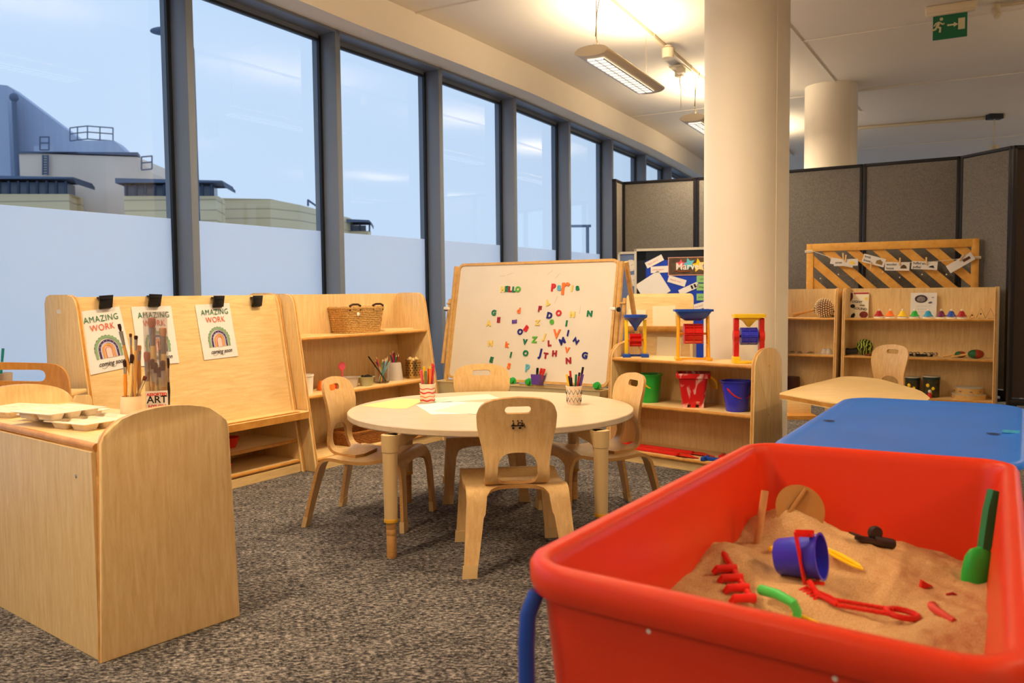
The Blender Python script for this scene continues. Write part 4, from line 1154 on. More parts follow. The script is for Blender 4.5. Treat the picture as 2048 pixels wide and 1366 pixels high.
PC = [('sky blue', CYAN), ('white', WPLAS), ('green', DGRN), ('yellow', YEL), ('pink', PINK), ('teal', mat('teal paint', L(30, 130, 130), .35)), ('orange', ORA), ('navy blue', NAVY), ('cream', CT), ('bright red', RED), ('lime green', LIME), ('purple', PUR)]
PT = mat('sharpened wood', L(226, 186, 130), .6)
def pencil(label, base, tip, m, r_=.0036, group='', name='pencil', cat='pencil', capm=None, sharp=True):
    base = Vector(base); tip = Vector(tip); d = tip - base; Ln = d.length
    t = thing(name, label, cat, base, 0, group); q = d.to_track_quat('Z', 'Y'); t.rotation_mode = 'QUATERNION'; t.rotation_quaternion = q
    g = G(); g.cyl((0, 0, 0), (0, 0, Ln - (.016 if sharp else .03)), r_, seg=7 if sharp else 12); g.build('barrel', m, t)
    g = G()
    if sharp: g.cyl((0, 0, Ln - .016), (0, 0, Ln), r_, .0008, 7); g.build('point', PT, t)
    else: g.cyl((0, 0, Ln - .04), (0, 0, Ln), r_ * 1.12, seg=12); g.build('cap', capm or m, t)
    return t
for k in range(14):
    a = 2 * PI * k / 14 + .2; nm, m_ = PC[k % 12]
    lr = .032 if k % 2 else .020
    b = jl + Vector((-lr * .8 * math.cos(a), -lr * .8 * math.sin(a), .010)); e = jl + Vector((.045 * math.cos(a + .3) if k % 3 else .06 * math.cos(a), .042 * math.sin(a), .145 + .03 * random.random()))
    pencil('%s pencil standing in the glass jar%s' % (nm, ', leaning out furthest' if k == 12 else (', shorter of the pair' if k == 13 else '')), b, e, m_, group='pencils in the glass jar')
pencil('black pen leaning far left out of the glass jar', jl + Vector((.03, 0, .01)), jl + Vector((-.075, -.05, .175)), BLACK, .004, 'pens in the glass jar', 'pen', 'pen', sharp=False)
j2 = vessel('plastic_cup', 'milky plastic cup turned upside down with pencils standing above', 'cup', FS.w(.955, .23, SZ), [(0, .118), (.040, .118), (.044, .11), (.054, .01), (.057, .0), (.054, .0), (.042, .108), (0, .112)], MILK)
g = G(); o = j2
j2b = FS.w(.955, .23, SZ + .118)
for k in range(7):
    a = 2 * PI * k / 7; nm, m_ = [('dark red', DRED), ('black', BLACK), ('navy blue', NAVY), ('brown', WICKD), ('purple', PUR), ('bright red', RED), ('dark green', DGRN)][k]
    pencil('%s pencil standing in the milky cup' % nm, j2b + Vector((.014 * math.cos(a), .014 * math.sin(a), .0)), j2b + Vector((.03 * math.cos(a), .03 * math.sin(a), .055 + .012 * (k % 3))), m_, .0042, 'pencils in the milky cup')
t = thing('cutlery_pot', 'perforated steel pot of pencils at the right end of the middle shelf', 'pot', FS.w(1.11, .20, SZ))
g = G(); g.lathe([(0, 0), (.05, 0), (.05, .005), (.049, .12), (.052, .125), (.046, .125), (.045, .006), (0, .004)], seg=32); g.build('body', mat('warm steel', L(210, 180, 120), .25, 1.0, var=.1, scale=50), t)
g = G()
for k in range(14):
    for j in range(6):
        a = 2 * PI * k / 14 + (j % 2) * .22; z = .025 + j * .016; g.lathe([(0, 0), (.0042, 0)], (.0503 * math.cos(a), .0503 * math.sin(a), z), 8, 0, Matrix.Rotation(a, 3, 'Z') @ Matrix.Rotation(PI / 2, 3, 'Y'))
g.build('perforation', mat('dark hole', L(60, 44, 24), .8), t, smooth=False)
g = G()
for k in range(8): a = k * .8; g.sphere((.028 * math.cos(a), .028 * math.sin(a), .125 + .008 * (k % 2)), .013, 8)
o = g.build('cork_stopper', WH); o.location = t.location; tag(o, 'pale wooden beads heaped in the perforated steel pot', 'beads', kind='stuff')

# ------------------------------------------------------------------ on the round table
def sheet(label, px4, m, z, cat='paper'):
    P = [atz(a, b, z) for a, b in px4]; c = sum(P, Vector()) / len(P)
    g = G(); g.slab([(p.x - c.x, p.y - c.y) for p in P], .0006, XY, 0, 0); o = g.build('paper_sheet', m, smooth=False); o.location = (c.x, c.y, z); tag(o, label, cat)
sheet('pale yellow paper sheet on the left of the round table', [(722, 812), (800, 797), (845, 799), (838, 806), (815, 817), (790, 818)], mat('yellow paper', L(222, 204, 134), .8), TZ + .0002)
sheet('mint green paper sheet behind, right of the striped cup', [(868, 796), (975, 788), (1000, 797), (872, 806)], mat('mint paper', L(180, 204, 184), .8), TZ + .0002)
sheet('white paper sheet under the front mint sheet', [(832, 810), (900, 803), (985, 806), (975, 827), (862, 829)], PAPER, TZ + .0002)
sheet('mint green paper sheet lying in front, over the white one', [(868, 822), (935, 805), (985, 806), (985, 830), (958, 829)], mat('mint paper b', L(184, 208, 186), .8), TZ + .0010)
CUPW = mat('cream paper cup', L(236, 218, 192), .6)
def cup(label, px, py, r0, r1, h):
    p = atz(px, py, TZ); return p, vessel('marker_cup', label, 'cup', (p.x, p.y + r0, TZ), [(0, 0), (r0, 0), (r1, h), (r1 * 1.04, h), (r1 * 1.04, h + .003), (r1 * .95, h + .003), (r0 * .93, .004), (0, .004)], CUPW)
p, c1 = cup('cream paper cup with red painted stripes on the round table', 854, 807, .031, .036, .085)
for k, z in enumerate((.013, .030, .048, .066)):
    g = G(); rr = .031 + .005 * z / .085 + .0006
    g.tube([((rr) * math.cos(a), (rr) * math.sin(a), z + .0022 * math.sin(5 * a + k)) for a in [2 * PI * i / 40 for i in range(40)]], .0018 if k % 2 else .003, 5, closed=True); g.build('painted_stripe', RED if k != 1 else ORA, c1)
b0 = Vector(c1.location)
for k, (dx, dy, h, nm, m_) in enumerate(((-.022, -.01, .150, 'pink', PINK), (-.012, .012, .165, 'yellow', YEL), (-.004, -.018, .148, 'grey green', mat('grey green plastic', L(110, 120, 70), .3)), (.006, .012, .155, 'bright red', RED), (.014, -.014, .158, 'orange', ORA), (.012, .004, .166, 'lime yellow', mat('lime yellow plastic', L(220, 214, 60), .3)), (.024, .0, .172, 'dark pink', mat('dark pink plastic', L(214, 50, 80), .3)), (.020, .016, .178, 'coral', mat('coral plastic', L(230, 70, 60), .3)))):
    pencil('%s felt pen standing in the red striped cup' % nm, b0 + Vector((dx * .5, dy * .5, .006)), b0 + Vector((dx * 1.25, dy * 1.1, h)), m_, .0055, 'felt pens in the red striped cup', 'felt_pen', 'pen', m_, False)
p, c2_ = cup('cream paper cup with dark zigzag pattern on the round table', 1149, 810, .030, .036, .080)
b0 = Vector(c2_.location)
for z in (.022, .056):
    g = G(); rr = .030 + .006 * z / .08 + .0008
    g.tube([(rr * math.cos(a), rr * math.sin(a), z + (.010 if i % 2 else -.010)) for i, a in enumerate([2 * PI * i / 22 for i in range(22)])], .0014, 5, closed=True); g.build('zigzag', mat('zigzag ink', L(30, 62, 76), .6), c2_)
g = G()
for i in range(11):
    for z, o_ in ((.038, 0), (.070, .14), (.008, .14), (.022, .14)):
        a = 2 * PI * i / 11 + o_; rr = .0312 + .006 * z / .08; g.sphere((rr * math.cos(a), rr * math.sin(a), z), .0018, 6)
g.build('painted_dot', ORA, c2_)
for k, (dx, dy, h, nm, m_) in enumerate(((-.030, -.01, .135, 'yellow', YEL), (-.022, .010, .125, 'navy blue', NAVY), (-.012, -.008, .120, 'black', BLACK), (-.014, .016, .148, 'bright red', RED), (.010, .01, .132, 'dark green', DGRN), (.020, -.008, .125, 'dark red', DRED), (.024, .014, .140, 'charcoal', mat('charcoal plastic', L(50, 46, 60), .3)), (.038, .006, .165, 'black capped', BLACK), (.036, -.012, .135, 'purple', PUR))):
    pencil('%s pen standing in the zigzag cup' % nm, b0 + Vector((dx * .35, dy * .35, .006)), b0 + Vector((dx * 1.1, dy * 1.1, h)), m_, .0045, 'pens in the zigzag cup', 'pen', 'pen', m_, False)

# ------------------------------------------------------------------ on the left cabinet: palettes, brush pot, brush tube
PAL = mat('paint stained white plastic', L(242, 226, 198), .4, var=.04, scale=30)
def palette(label, loc, rz, n=(2, 3)):
    t = thing('paint_palette', label, 'paint palette', loc, rz, 'white paint palettes on the left shelf unit')
    w_, d_ = .088, .060; W_, D_ = n[0] * w_, n[1] * d_
    g = G(); holes = [rrect(-W_ / 2 + i * w_ + .005, -D_ / 2 + j * d_ + .005, -W_ / 2 + (i + 1) * w_ - .005, -D_ / 2 + (j + 1) * d_ - .005, .012, 3) for i in range(n[0]) for j in range(n[1])]
    g.plate([rrect(-W_ / 2 - .01, -D_ / 2 - .01, W_ / 2 + .01, D_ / 2 + .01, .008, 3)] + holes, .002, lambda u, v, c: Vector((u, v, .020 + c)), step=0)
    g.build('rim_plate', PAL, t)
    for h in holes:
        cx = sum(a for a, b in h) / len(h); cy = sum(b for a, b in h) / len(h)
        g = G(); g.loft([[Vector((cx + (a - cx) * s, cy + (b - cy) * s, z)) for a, b in h] for s, z in ((.80, 0), (1.04, .021), (.98, .021), (.74, .003))]); g.build('well', PAL, t)
    return t
TCZ = .60
def onC(px, py): return atz(px, py, TCZ)
pa = palette('white paint palette nearest the brush pot', (0, 0, 0), 0); pc_ = atz(186, 838, TCZ + .02); place(pa, (pc_.x, pc_.y, TCZ), R(-27))
for px, py, dz, rz, lb in ((128, 824, .0, -22, 'white paint palette in the middle of the row'), (118, 819, .0225, -27, 'white paint palette stacked on top of the middle one'), (30, 816, .0, -20, 'white paint palette at the left, partly cut by the photo edge')):
    o = copy_tree(pa); q = atz(px, py, TCZ + dz + .02); place(o, (q.x, q.y, TCZ + dz), R(rz)); o['label'] = lb
pot = onC(265, 838); pot = Vector((pot.x, pot.y, TCZ))
t = vessel('brush_pot', 'cream plastic pot of paint brushes on the left shelf unit', 'pot', pot, [(0, 0), (.036, 0), (.0345, .055), (.034, .062), (.033, .066), (.033, .075), (.0305, .075), (.0305, .066), (.032, .055), (.033, .006), (0, .006)], mat('cream peach plastic', L(236, 206, 168), .45))
BR = {'brown': mat('brown bristle', L(96, 44, 26), .8, var=.3, scale=200), 'dark': mat('dark bristle', L(54, 26, 20), .8), 'pale': mat('pale bristle', L(206, 150, 110), .8), 'rose': mat('rose bristle', L(176, 104, 84), .8, var=.15, scale=150)}
HND = {'natural': mat('natural brush handle', L(196, 140, 70), .35), 'orange': mat('orange brush handle', L(224, 138, 34), .3), 'black': BLACK, 'pale': mat('pale brush handle', L(226, 190, 124), .35)}
FER = mat('silver ferrule', L(210, 204, 190), .25, .9)
def brush(label, base, tip, hm, bm_, r_=.004, fl=.035, bl=.022, fan=1.0, flat=1.0, group='brushes in the cream pot'):
    base = Vector(base); tip = Vector(tip); d = tip - base; Ln = d.length
    t = thing('paint_brush', label, 'paint brush', base, 0, group); t.rotation_mode = 'QUATERNION'; t.rotation_quaternion = d.to_track_quat('Z', 'Y')
    h = Ln - fl - bl
    g = G(); g.tube([(0, 0, 0), (0, 0, h * .3), (0, 0, h * .75), (0, 0, h)], [r_ * .55, r_ * .85, r_ * 1.3, r_], 10); g.build('handle', HND[hm], t)
    g = G(); g.tube([(0, 0, h), (0, 0, h + fl * .3), (0, 0, h + fl)], [r_ * 1.05, r_ * 1.1, r_ * 1.15 * (1 + .15 * fan)], 12); g.build('ferrule', FER, t)
    g = G(); g.tube([(0, 0, h + fl), (0, 0, h + fl + bl * .5), (0, 0, h + fl + bl * .9), (0, 0, Ln)], [r_ * 1.1, r_ * 1.15 * fan + r_ * .3, r_ * 1.1 * fan + r_ * .2, r_ * (.5 if fan <= 1 else 1.9)], 12, flat=flat); g.build('bristles', BR[bm_], t)
    return t
def toY(px, py, Y): return aty(px, py, Y)
py_ = pot.y
brush('long brush with dark fan bristles leaning left from the cream pot', pot + Vector((.024, 0, .012)), toY(238, 648, py_ - .02), 'natural', 'dark', .0048, .045, .024, 1.7, .5)
brush('thin brush with red brown tip in the cream pot', pot + Vector((.0, .01, .012)), toY(261, 667, py_ + .02), 'natural', 'brown', .0032, .03, .012)
brush('brush with dark round tip right of the thin one in the cream pot', pot + Vector((.012, -.01, .012)), toY(272, 671, py_ + .0), 'natural', 'dark', .0042, .035, .013)
brush('orange handled brush with black bristles at the left of the cream pot', pot + Vector((-.018, -.008, .012)), toY(250, 720, py_ - .015), 'orange', 'dark', .0048, .022, .022)
brush('pale handled brush with bristles at mid height in the cream pot', pot + Vector((-.004, -.014, .012)), toY(264, 708, py_ - .01), 'pale', 'dark', .0046, .004, .03)
brush('brush with fat honey handle at the back of the cream pot', pot + Vector((.016, .014, .012)), toY(278, 690, py_ + .02), 'natural', 'pale', .0055, .03, .02)
brush('short brush with silver ferrule leaning right in the cream pot', pot + Vector((-.01, .01, .012)), toY(291, 752, py_ + .01), 'pale', 'brown', .0045, .03, .015)
# clear square brush tube
tb = onC(312, 828); tb = Vector((tb.x, tb.y + .02, TCZ))
t = thing('brush_tube', 'tall clear square tube full of paint brushes with ART label', 'brush tube', tb, R(18))
TW = .036; TH2 = .345
g = G(); g.slab(rrect(-TW, -TW, TW, TW, .004, 2), TH2, XY, 0, 0)
g2 = [rrect(-TW + .0012, -TW + .0012, TW - .0012, TW - .0012, .003, 2)]
g.slab(g2[0], TH2 - .003, lambda a, b, c: Vector((a, b, .0015 + c)), 0, 0)
THINC = bpy.data.materials.new('thin clear plastic'); THINC.use_nodes = True
_nt = THINC.node_tree; _nt.nodes.clear(); _o = _nt.nodes.new('ShaderNodeOutputMaterial'); _mx = _nt.nodes.new('ShaderNodeMixShader'); _tr = _nt.nodes.new('ShaderNodeBsdfTransparent'); _tr.inputs[0].default_value = (.93, .91, .91, 1); _gl = _nt.nodes.new('ShaderNodeBsdfGlossy'); _gl.inputs['Roughness'].default_value = .08; _mx.inputs[0].default_value = .10
_nt.links.new(_tr.outputs[0], _mx.inputs[1]); _nt.links.new(_gl.outputs[0], _mx.inputs[2]); _nt.links.new(_mx.outputs[0], _o.inputs[0])
g.build('clear_wall', THINC, t, smooth=False)
g = G(); g.box((0, -TW - .001, .04), (TW * 2 - .004, .0008, .08)); lb = g.build('paper_label', PAPER, t)
for s_, z, sz, m_ in (('ASSORTED', .068, .013, RED), ('ART', .050, .034, INK), ('NYLON', .027, .016, RED), ('BRUSHES', .014, .014, RED)):
    g = G(); g.merge(text_bm(s_, sz, .0001, bold=.0006), Matrix.Translation((0, -TW - .0018, z)) @ Matrix.Rotation(PI / 2, 4, 'X'), 0); g.build('label_lettering', m_, lb, smooth=False)
bs = [(-.012, 0, .262, 'pale', 'rose', .009, .05, .030), (.022, .01, .235, 'pale', 'pale', .0085, .05, .026), (-.030, -.01, .170, 'pale', 'rose', .0072, .055, .030), (-.020, .018, .222, 'black', 'brown', .005, .05, .03), (-.010, -.012, .150, 'natural', 'brown', .005, .035, .03), (.004, -.02, .140, 'pale', 'brown', .0055, .035, .03), (.018, -.016, .128, 'natural', 'brown', .0065, .04, .03), (.030, -.02, .146, 'natural', 'brown', .006, .045, .03), (.030, .022, .150, 'black', 'dark', .005, .04, .03), (.006, .024, .20, 'natural', 'pale', .006, .045, .03)]
nm_ = ['largest rose tipped', 'tall pale tipped', 'rose tipped, leftmost,', 'black handled, tall,', 'brown tipped, beside the leftmost,', 'pale handled, front middle,', 'shortest brown tipped', 'rightmost brown tipped', 'black handled, short,', 'natural handled, at the back,']
for (x, y, h, hm, b_, r_, fl, bl), nm in zip(bs, nm_):
    brush('%s paint brush inside the clear tube' % nm, tb + Vector((x * .92, y * .92, .003)), tb + Vector((x * .95, y * .95, h * 1.24)), hm, b_, r_, fl * 1.2, bl * 1.15, group='brushes in the clear tube')

# ------------------------------------------------------------------ wide chair and side table at the far left
t = thing('play_stand', 'honey maple play stand with hand slot in its back, far left', 'stand', (-2.07, 3.56, 0), R(4)); t.scale = (1, 1, .945)
HM_ = wood('deep honey maple', L(206, 142, 66), L(186, 118, 44), (8, 8, 1), .3)
def bend(u, v, c): return Vector((u, -.05 * (u / .26) ** 2 + .06 * (v - .5) + c * 1.0, v))
ol = rounded([(-.24, .30), (.26, .30), (.225, .76), (-.205, .775)], [.02, .02, .09, .09], 8)
sl_ = rounded([(-.13, .690), (.125, .682), (.125, .734), (-.13, .738)], .03, 5)
g = G(); g.plate([ol, sl_], .015, bend, step=.03); g.build('back_board', [HM_, WE], t)
arc = [(-.235, .02), (.22, .02), (.22, .50)] + [(-.01 + .23 * math.cos(a), .50 + .125 * math.sin(a)) for a in [PI * k / 12 for k in range(1, 12)]] + [(-.235, .50)]
g = G(); g.plate([arc], .015, lambda u, v, c: Vector((u, -.06 - .05 * (u / .26) ** 2 + .04 * (v - .5) + c, v)), step=.03); g.build('front_panel', [WV, WE], t)
for sx in (-1, 1):
    g = G(); g.slab(rounded([(.03, 0), (.19, 0), (.19, .60), (.0, .62)], [.02, .02, .04, .04], 5), .018, lambda a, b, c, sx=sx: Vector((sx * .225 + c - .009, a, b)), 0, 1, .003); g.build('side_panel', [WV, WE], t)
g = G(); g.box((0, .105, .62), (.43, .16, .018), bev=.004); g.build('top_shelf', WH, t)
g = G()
for x in (-.10, .19): g.lathe([(0, -.002), (.006, 0), (0, .002)], (x, .06 * .14 - .05 * (x / .26) ** 2 - .001, .64 if x < 0 else .60), 10, 0, Matrix.Rotation(PI / 2, 3, 'X'))
g.build('screw', DARKG, t)
q = Vector((-2.185, 3.665, .6295 * .945)); 
vessel('pen_pot', 'pale plastic pot seen through the hand slot at far left', 'pot', q, [(0, 0), (.038, 0), (.042, .075), (.044, .08), (.039, .08), (.036, .006), (0, .006)], MILK)
pencil('teal pen standing in the pot at the left edge of the photo', q + Vector((-.01, 0, .006)), q + Vector((.012, 0, .185)), mat('teal paint', L(30, 130, 130), .35), .005, 'pens at the far left', 'pen', 'pen', sharp=False)

# ------------------------------------------------------------------ bucket shelf
ZT, ZM, ZB = .605, .345, .07
DB = .34
def bucket_h(px, z, fr=FB, yl=.17):
    """distance along a shelf unit where a sight column crosses the line y = yl"""
    d = ray(px, 700); a = fr.w(0, yl)
    n = Vector((-d.y, d.x, 0)); return -(a.dot(n)) / fr.x.dot(n)
def sand_mill(label, x, wtop, h, funnel, posts, wheel, basem, style):
    t = thing('sand_mill', label, 'sand wheel toy', FB.w(x, .15, ZT), FB.a + R(38))
    wb = wtop * .40
    if style == 0:
        g = G()
        for sx in (-1, 1): g.box((sx * wb, 0, h * .45), (.020, .030, h * .86), bev=.002)
        g.build('post', posts, t)
        g = G(); g.lathe([(0, h * .62), (.008, h * .62), (.010, h * .68), (.042, h * .86), (.066, h * .93), (.070, h * .94), (.070, h), (.062, h), (.038, h * .88), (0, h * .72)], seg=28); g.build('funnel', funnel, t)
        g = G()
        for sx in (-1, 1): g.box((sx * wb, -.0, .010), (.045, .11, .02), bev=.003)
        g.box((0, .045, .006), (wb * 2 + .05, .02, .012)); g.build('base', basem, t)
        zw = h * .40; rw = .038
    elif style == 1:
        g = G()
        for sx in (-1, 1):
            for sy in (-1, 1): g.tube([(sx * wb * 1.05, sy * .038, 0), (sx * wb, sy * .022, h * .9)], .007, 6)
            for z in (.3, .5, .7): g.box((sx * wb, 0, h * z), (.008, .05, .008))
            g.tube([(sx * wb, -.03, h * .35), (sx * wb, .026, h * .62)], .004, 5); g.tube([(sx * wb, .03, h * .35), (sx * wb, -.026, h * .62)], .004, 5)
            g.box((sx * wb * 1.06, 0, .008), (.03, .12, .016), bev=.002)
        g.box((0, .0, .008), (wb * 2, .014, .01)); g.build('post', posts, t)
        g = G(); w0, w1 = wtop / 2, .045
        def rr(wx, wy, z): return [Vector((a, b, z)) for a, b in rrect(-wx, -wy, wx, wy, .008, 3)]
        g.loft([rr(w1, .02, h * .78), rr(w0 * .72, .045, h * .84), rr(w0 * .95, .06, h * .955), rr(w0 + .006, .066, h * .96), rr(w0 + .006, .066, h), rr(w0 - .004, .056, h), rr(w1, .018, h * .80)]); g.build('funnel', funnel, t)
        zw = h * .52; rw = .056
    else:
        g = G()
        for sx in (-1, 1):
            pr = [(-.024, 0), (.024, 0), (.020, h * .2), (.028, h * .42), (.018, h * .62), (.026, h * .92), (-.026, h * .92), (-.018, h * .62), (-.028, h * .42), (-.020, h * .2)]
            g.slab(rounded(pr, .01, 3), .026, lambda a, b, c, sx=sx: Vector((sx * wb - .013 + c, a, b)), 0, 0, .004)
            g.lathe([(0, -.016), (.034, -.014), (.036, 0), (.034, .014), (0, .016)], (sx * wb, 0, h * .55), 20, 0, Matrix.Rotation(PI / 2, 3, 'Y'))
        g.build('post', posts, t)
        g = G(); w0 = wtop / 2
        def rr(wx, wy, z): return [Vector((a, b, z)) for a, b in rrect(-wx, -wy, wx, wy, .006, 3)]
        g.loft([rr(.008, .008, h * .74), rr(.03, .03, h * .86), rr(w0 * .8, .04, h * .93), rr(w0, .05, h * .93), rr(w0, .05, h), rr(w0 - .008, .042, h), rr(.008, .008, h * .80)]); g.build('funnel', funnel, t)
        g = G(); g.box((0, 0, .006), (wb * 2 + .02, .09, .012), bev=.003)
        for sx in (-1, 1): g.box((sx * wb, -.0, .018), (.036, .075, .036), bev=.004)
        g.build('base', basem, t)
        zw = h * .55; rw = .046
    g = G(); Mx = Matrix.Rotation(PI / 2, 3, 'Y'); hwid = wb * .62
    g.lathe([(0, -hwid), (rw * .55, -hwid), (rw * .55, hwid), (0, hwid)], (0, 0, zw), 16, 0, Mx)
    for k in range(8):
        a = 2 * PI * k / 8
        g.box((0, math.cos(a) * rw * .75, zw + math.sin(a) * rw * .75), (hwid * 2, rw * .5, .006), Matrix.Rotation(a, 3, 'X'))
        a2 = a + PI / 8
        g.box((0, math.cos(a2) * rw * .86, zw + math.sin(a2) * rw * .86), (hwid * 2, .004, rw * .5), Matrix.Rotation(a2, 3, 'X')) if style else None
    for xx in ((-hwid, hwid) if style == 0 else (-hwid, 0, hwid)): g.lathe([(0, -.002), (rw * 1.02, -.002), (rw * 1.02, .002), (0, .002)], (xx, 0, zw), 20, 0, Mx)
    g.build('paddle_wheel', wheel, t)
    g = G(); g.lathe([(0, -wb), (.007, -wb), (.007, wb), (0, wb)], (0, 0, zw), 10, 0, Mx); g.build('axle', posts if style < 2 else wheel, t)
sand_mill('sand wheel with round blue funnel, yellow posts and small red wheel', bucket_h(1271, ZT, yl=.15), .135, .250, BLUE, YEL, RED, BLUE, 0)
sand_mill('tallest sand wheel with wide blue hopper, yellow lattice posts and red wheel', bucket_h(1386, ZT, yl=.15), .20, .285, BLUE, mat('amber plastic', L(246, 176, 30), .3), RED, YEL, 1)
sand_mill('sand wheel with yellow funnel, red posts and deep blue wheel', bucket_h(1497, ZT, yl=.15), .165, .262, YEL, RED, DBLUE, YEL, 2)
def bucket(label, x, m, hm, r0, r1, h, spout, handle, y=.15):
    p = FB.w(x, y, ZM); t = thing('seaside_bucket', label, 'bucket', p, FB.a + R(42))
    g = G(); prof = [(0, 0), (r0, 0), (r0 * 1.03, .006), (r1, h - .01), (r1 * 1.09, h - .008), (r1 * 1.10, h), (r1 * .98, h), (r0 * .95, .006), (0, .004)]
    g.lathe(prof, seg=36)
    if spout:
        for v in g.bm.verts:
            if v.co.z > h * .85 and v.co.x * spout > r1 * .5: v.co.x += spout * (.022 * ((v.co.z / h) - .85) / .15) * (1 - abs(v.co.y) / r1)
    g.build('body', m, t)
    g = G(); s = handle
    g.tube([(r1 * math.cos(a) * 1.06, -r1 * 1.08 * abs(math.sin(a)) * .75 - .0, h - .012 - r1 * 1.15 * math.sin(a) * s) for a in [PI * k / 16 for k in range(17)]], .0055, 8, flat=.6)
    g.build('handle', hm, t)
    for sx in (-1, 1): g = G(); g.lathe([(0, -.006), (.010, -.005), (.010, .005), (0, .006)], (sx * r1 * 1.08, 0, h - .012), 14, 0, Matrix.Rotation(PI / 2, 3, 'Y')); g.build('pivot', hm, t)
    return t
b1 = bucket('green seaside bucket with yellow handle on the low shelf', bucket_h(1298, ZM, yl=.15), GRN, YEL, .056, .070, .165, 1, .95)
b2 = bucket('blue seaside bucket with red handle beside the arched shelf end', bucket_h(1474, ZM, yl=.13), DBLUE, RED, .056, .075, .165, -1, .95, y=.13)
b1.rotation_euler.z = FB.a + R(75); b2.rotation_euler.z = R(22)
p = FB.w(bucket_h(1387, ZM, yl=.14), .14, ZM)
MARB = bpy.data.materials.new('red and white marbled plastic'); MARB.use_nodes = True
_n = MARB.node_tree; _b = _n.nodes['Principled BSDF']; _b.inputs['Roughness'].default_value = .25; _t = _n.nodes.new('ShaderNodeTexCoord'); _mp = _n.nodes.new('ShaderNodeMapping'); _mp.inputs['Scale'].default_value = (9, 9, 5); _z = _n.nodes.new('ShaderNodeTexNoise'); _z.inputs['Scale'].default_value = 1.4; _z.inputs['Distortion'].default_value = 1.8; _c = _n.nodes.new('ShaderNodeValToRGB')
_c.color_ramp.elements[0].position = .5; _c.color_ramp.elements[0].color = L(206, 26, 30); _c.color_ramp.elements[1].position = .66; _c.color_ramp.elements[1].color = L(240, 190, 180)
for a_, b_ in ((_t.outputs['Object'], _mp.inputs[0]), (_mp.outputs[0], _z.inputs['Vector']), (_z.outputs[0], _c.inputs[0]), (_c.outputs[0], _b.inputs['Base Color'])): _n.links.new(a_, b_)
t = thing('seaside_bucket', 'red and white marbled castle bucket in the middle of the shelf', 'bucket', p, FB.a + R(30))
g = G(); h = .192
def rr(w, z, r=.02): return [Vector((a, b, z)) for a, b in rrect(-w, -w, w, w, r, 4)]
g.loft([rr(.060, .018), rr(.064, .045), rr(.078, h - .03), rr(.080, h - .028), rr(.094, h - .026, .026), rr(.095, h, .026), rr(.084, h), rr(.060, .03)])
for sx in (-1, 0, 1):
    for sy in (-1, 0, 1):
        if sx or sy: g.box((sx * .045, sy * .045, .011), (.028, .028, .022))
g.build('body', MARB, t)
g = G(); g.tube([(.085, -.02, h - .01), (.125, .0, h - .05), (.13, .02, h - .09), (.10, .05, h - .08), (.07, .085, h - .012)], .007, 8, flat=.5); g.build('handle', YEL, t)
# spades lying on the bottom shelf
def spade(label, a, b, m, bw=.055, bl=.10, z=0.0, loc=None, name='toy_spade'):
    a = Vector(a); b = Vector(b); d = (b - a); Ln = d.length; rz = math.atan2(d.y, d.x)
    t = thing(name, label, 'toy spade', a, rz)
    g = G(); g.box((Ln * .38, 0, .010), (Ln * .76, .026, .018), bev=.004); g.box((.012, 0, .011), (.022, .08, .021), bev=.004); g.build('handle', m, t)
    g = G(); x0 = Ln * .74
    pr = rounded([(x0, -bw * .5), (x0 + bl * .6, -bw * .55), (Ln, 0), (x0 + bl * .6, bw * .55), (x0, bw * .5)], .012, 3)
    g.plate([pr], .003, lambda u, v, c: Vector((u, v, .004 + c + 6 * v * v)), step=.012); g.build('blade', m, t)
    return t
xa = bucket_h(1246, ZB, yl=.1); 
spade('long red toy spade at the front of the bottom shelf', FB.w(.03, .06, ZB), FB.w(.60, .05, ZB), RED)
spade('long red toy spade lying behind the first on the bottom shelf', FB.w(.05, .14, ZB), FB.w(.64, .15, ZB), RED)
spade('short red toy spade at the right of the bottom shelf', FB.w(.66, .16, ZB), FB.w(.86, .21, ZB), RED, .06, .08)
spade('short blue toy spade at the front right of the bottom shelf', FB.w(.62, .05, ZB), FB.w(.84, .08, ZB), BLUE, .06, .08)

# ------------------------------------------------------------------ noticeboards, leaning bookcase behind the bucket shelf
ALF = mat('aluminium trim', L(216, 206, 186), .4, .3)
def nboard(label, px0, px1, pyt0, pyt1, Y0, Y1, zb, mback, border, rot=0):
    a = aty(px0, pyt0, Y0); b = aty(px1, pyt1, Y1); d = b - a; d.z = 0; Ln = d.length; Hh = a.z - zb
    t = thing('noticeboard', label, 'noticeboard', (a.x, a.y, zb), math.atan2(d.y, d.x))
    g = G(); g.box((Ln / 2, .01, Hh / 2), (Ln - .02, .02, Hh - .02)); g.build('backing_paper', mback, t)
    g = G(); fw = .022
    for c_, s_ in (((Ln / 2, 0, Hh - fw / 2), (Ln, .03, fw)), ((Ln / 2, 0, fw / 2), (Ln, .03, fw)), ((fw / 2, 0, Hh / 2), (fw, .03, Hh)), ((Ln - fw / 2, 0, Hh / 2), (fw, .03, Hh))): g.box(c_, s_)
    g.build('trim', ALF, t)
    if border:
        g = G(); bw = .085
        for c_, s_ in (((Ln / 2, -.002, Hh - fw - bw / 2), (Ln - fw * 2, .004, bw)), ((fw + bw / 2, -.002, Hh / 2), (bw, .004, Hh - fw * 2))): g.box(c_, s_)
        g.build('border_strip', border, t)
    return t, a, Ln, Hh
BP = mat('crinkled blue paper', L(26, 62, 176), .5, var=.18, scale=9, bump=.8)
GBP = mat('grey blue paper', L(108, 124, 158), .6, var=.1, scale=6)
nb1, A1, L1, H1 = nboard('grey blue noticeboard with round clock faces beside the whiteboard', 1236, 1330, 504, 500, 8.35, 8.2, .0, GBP, None)
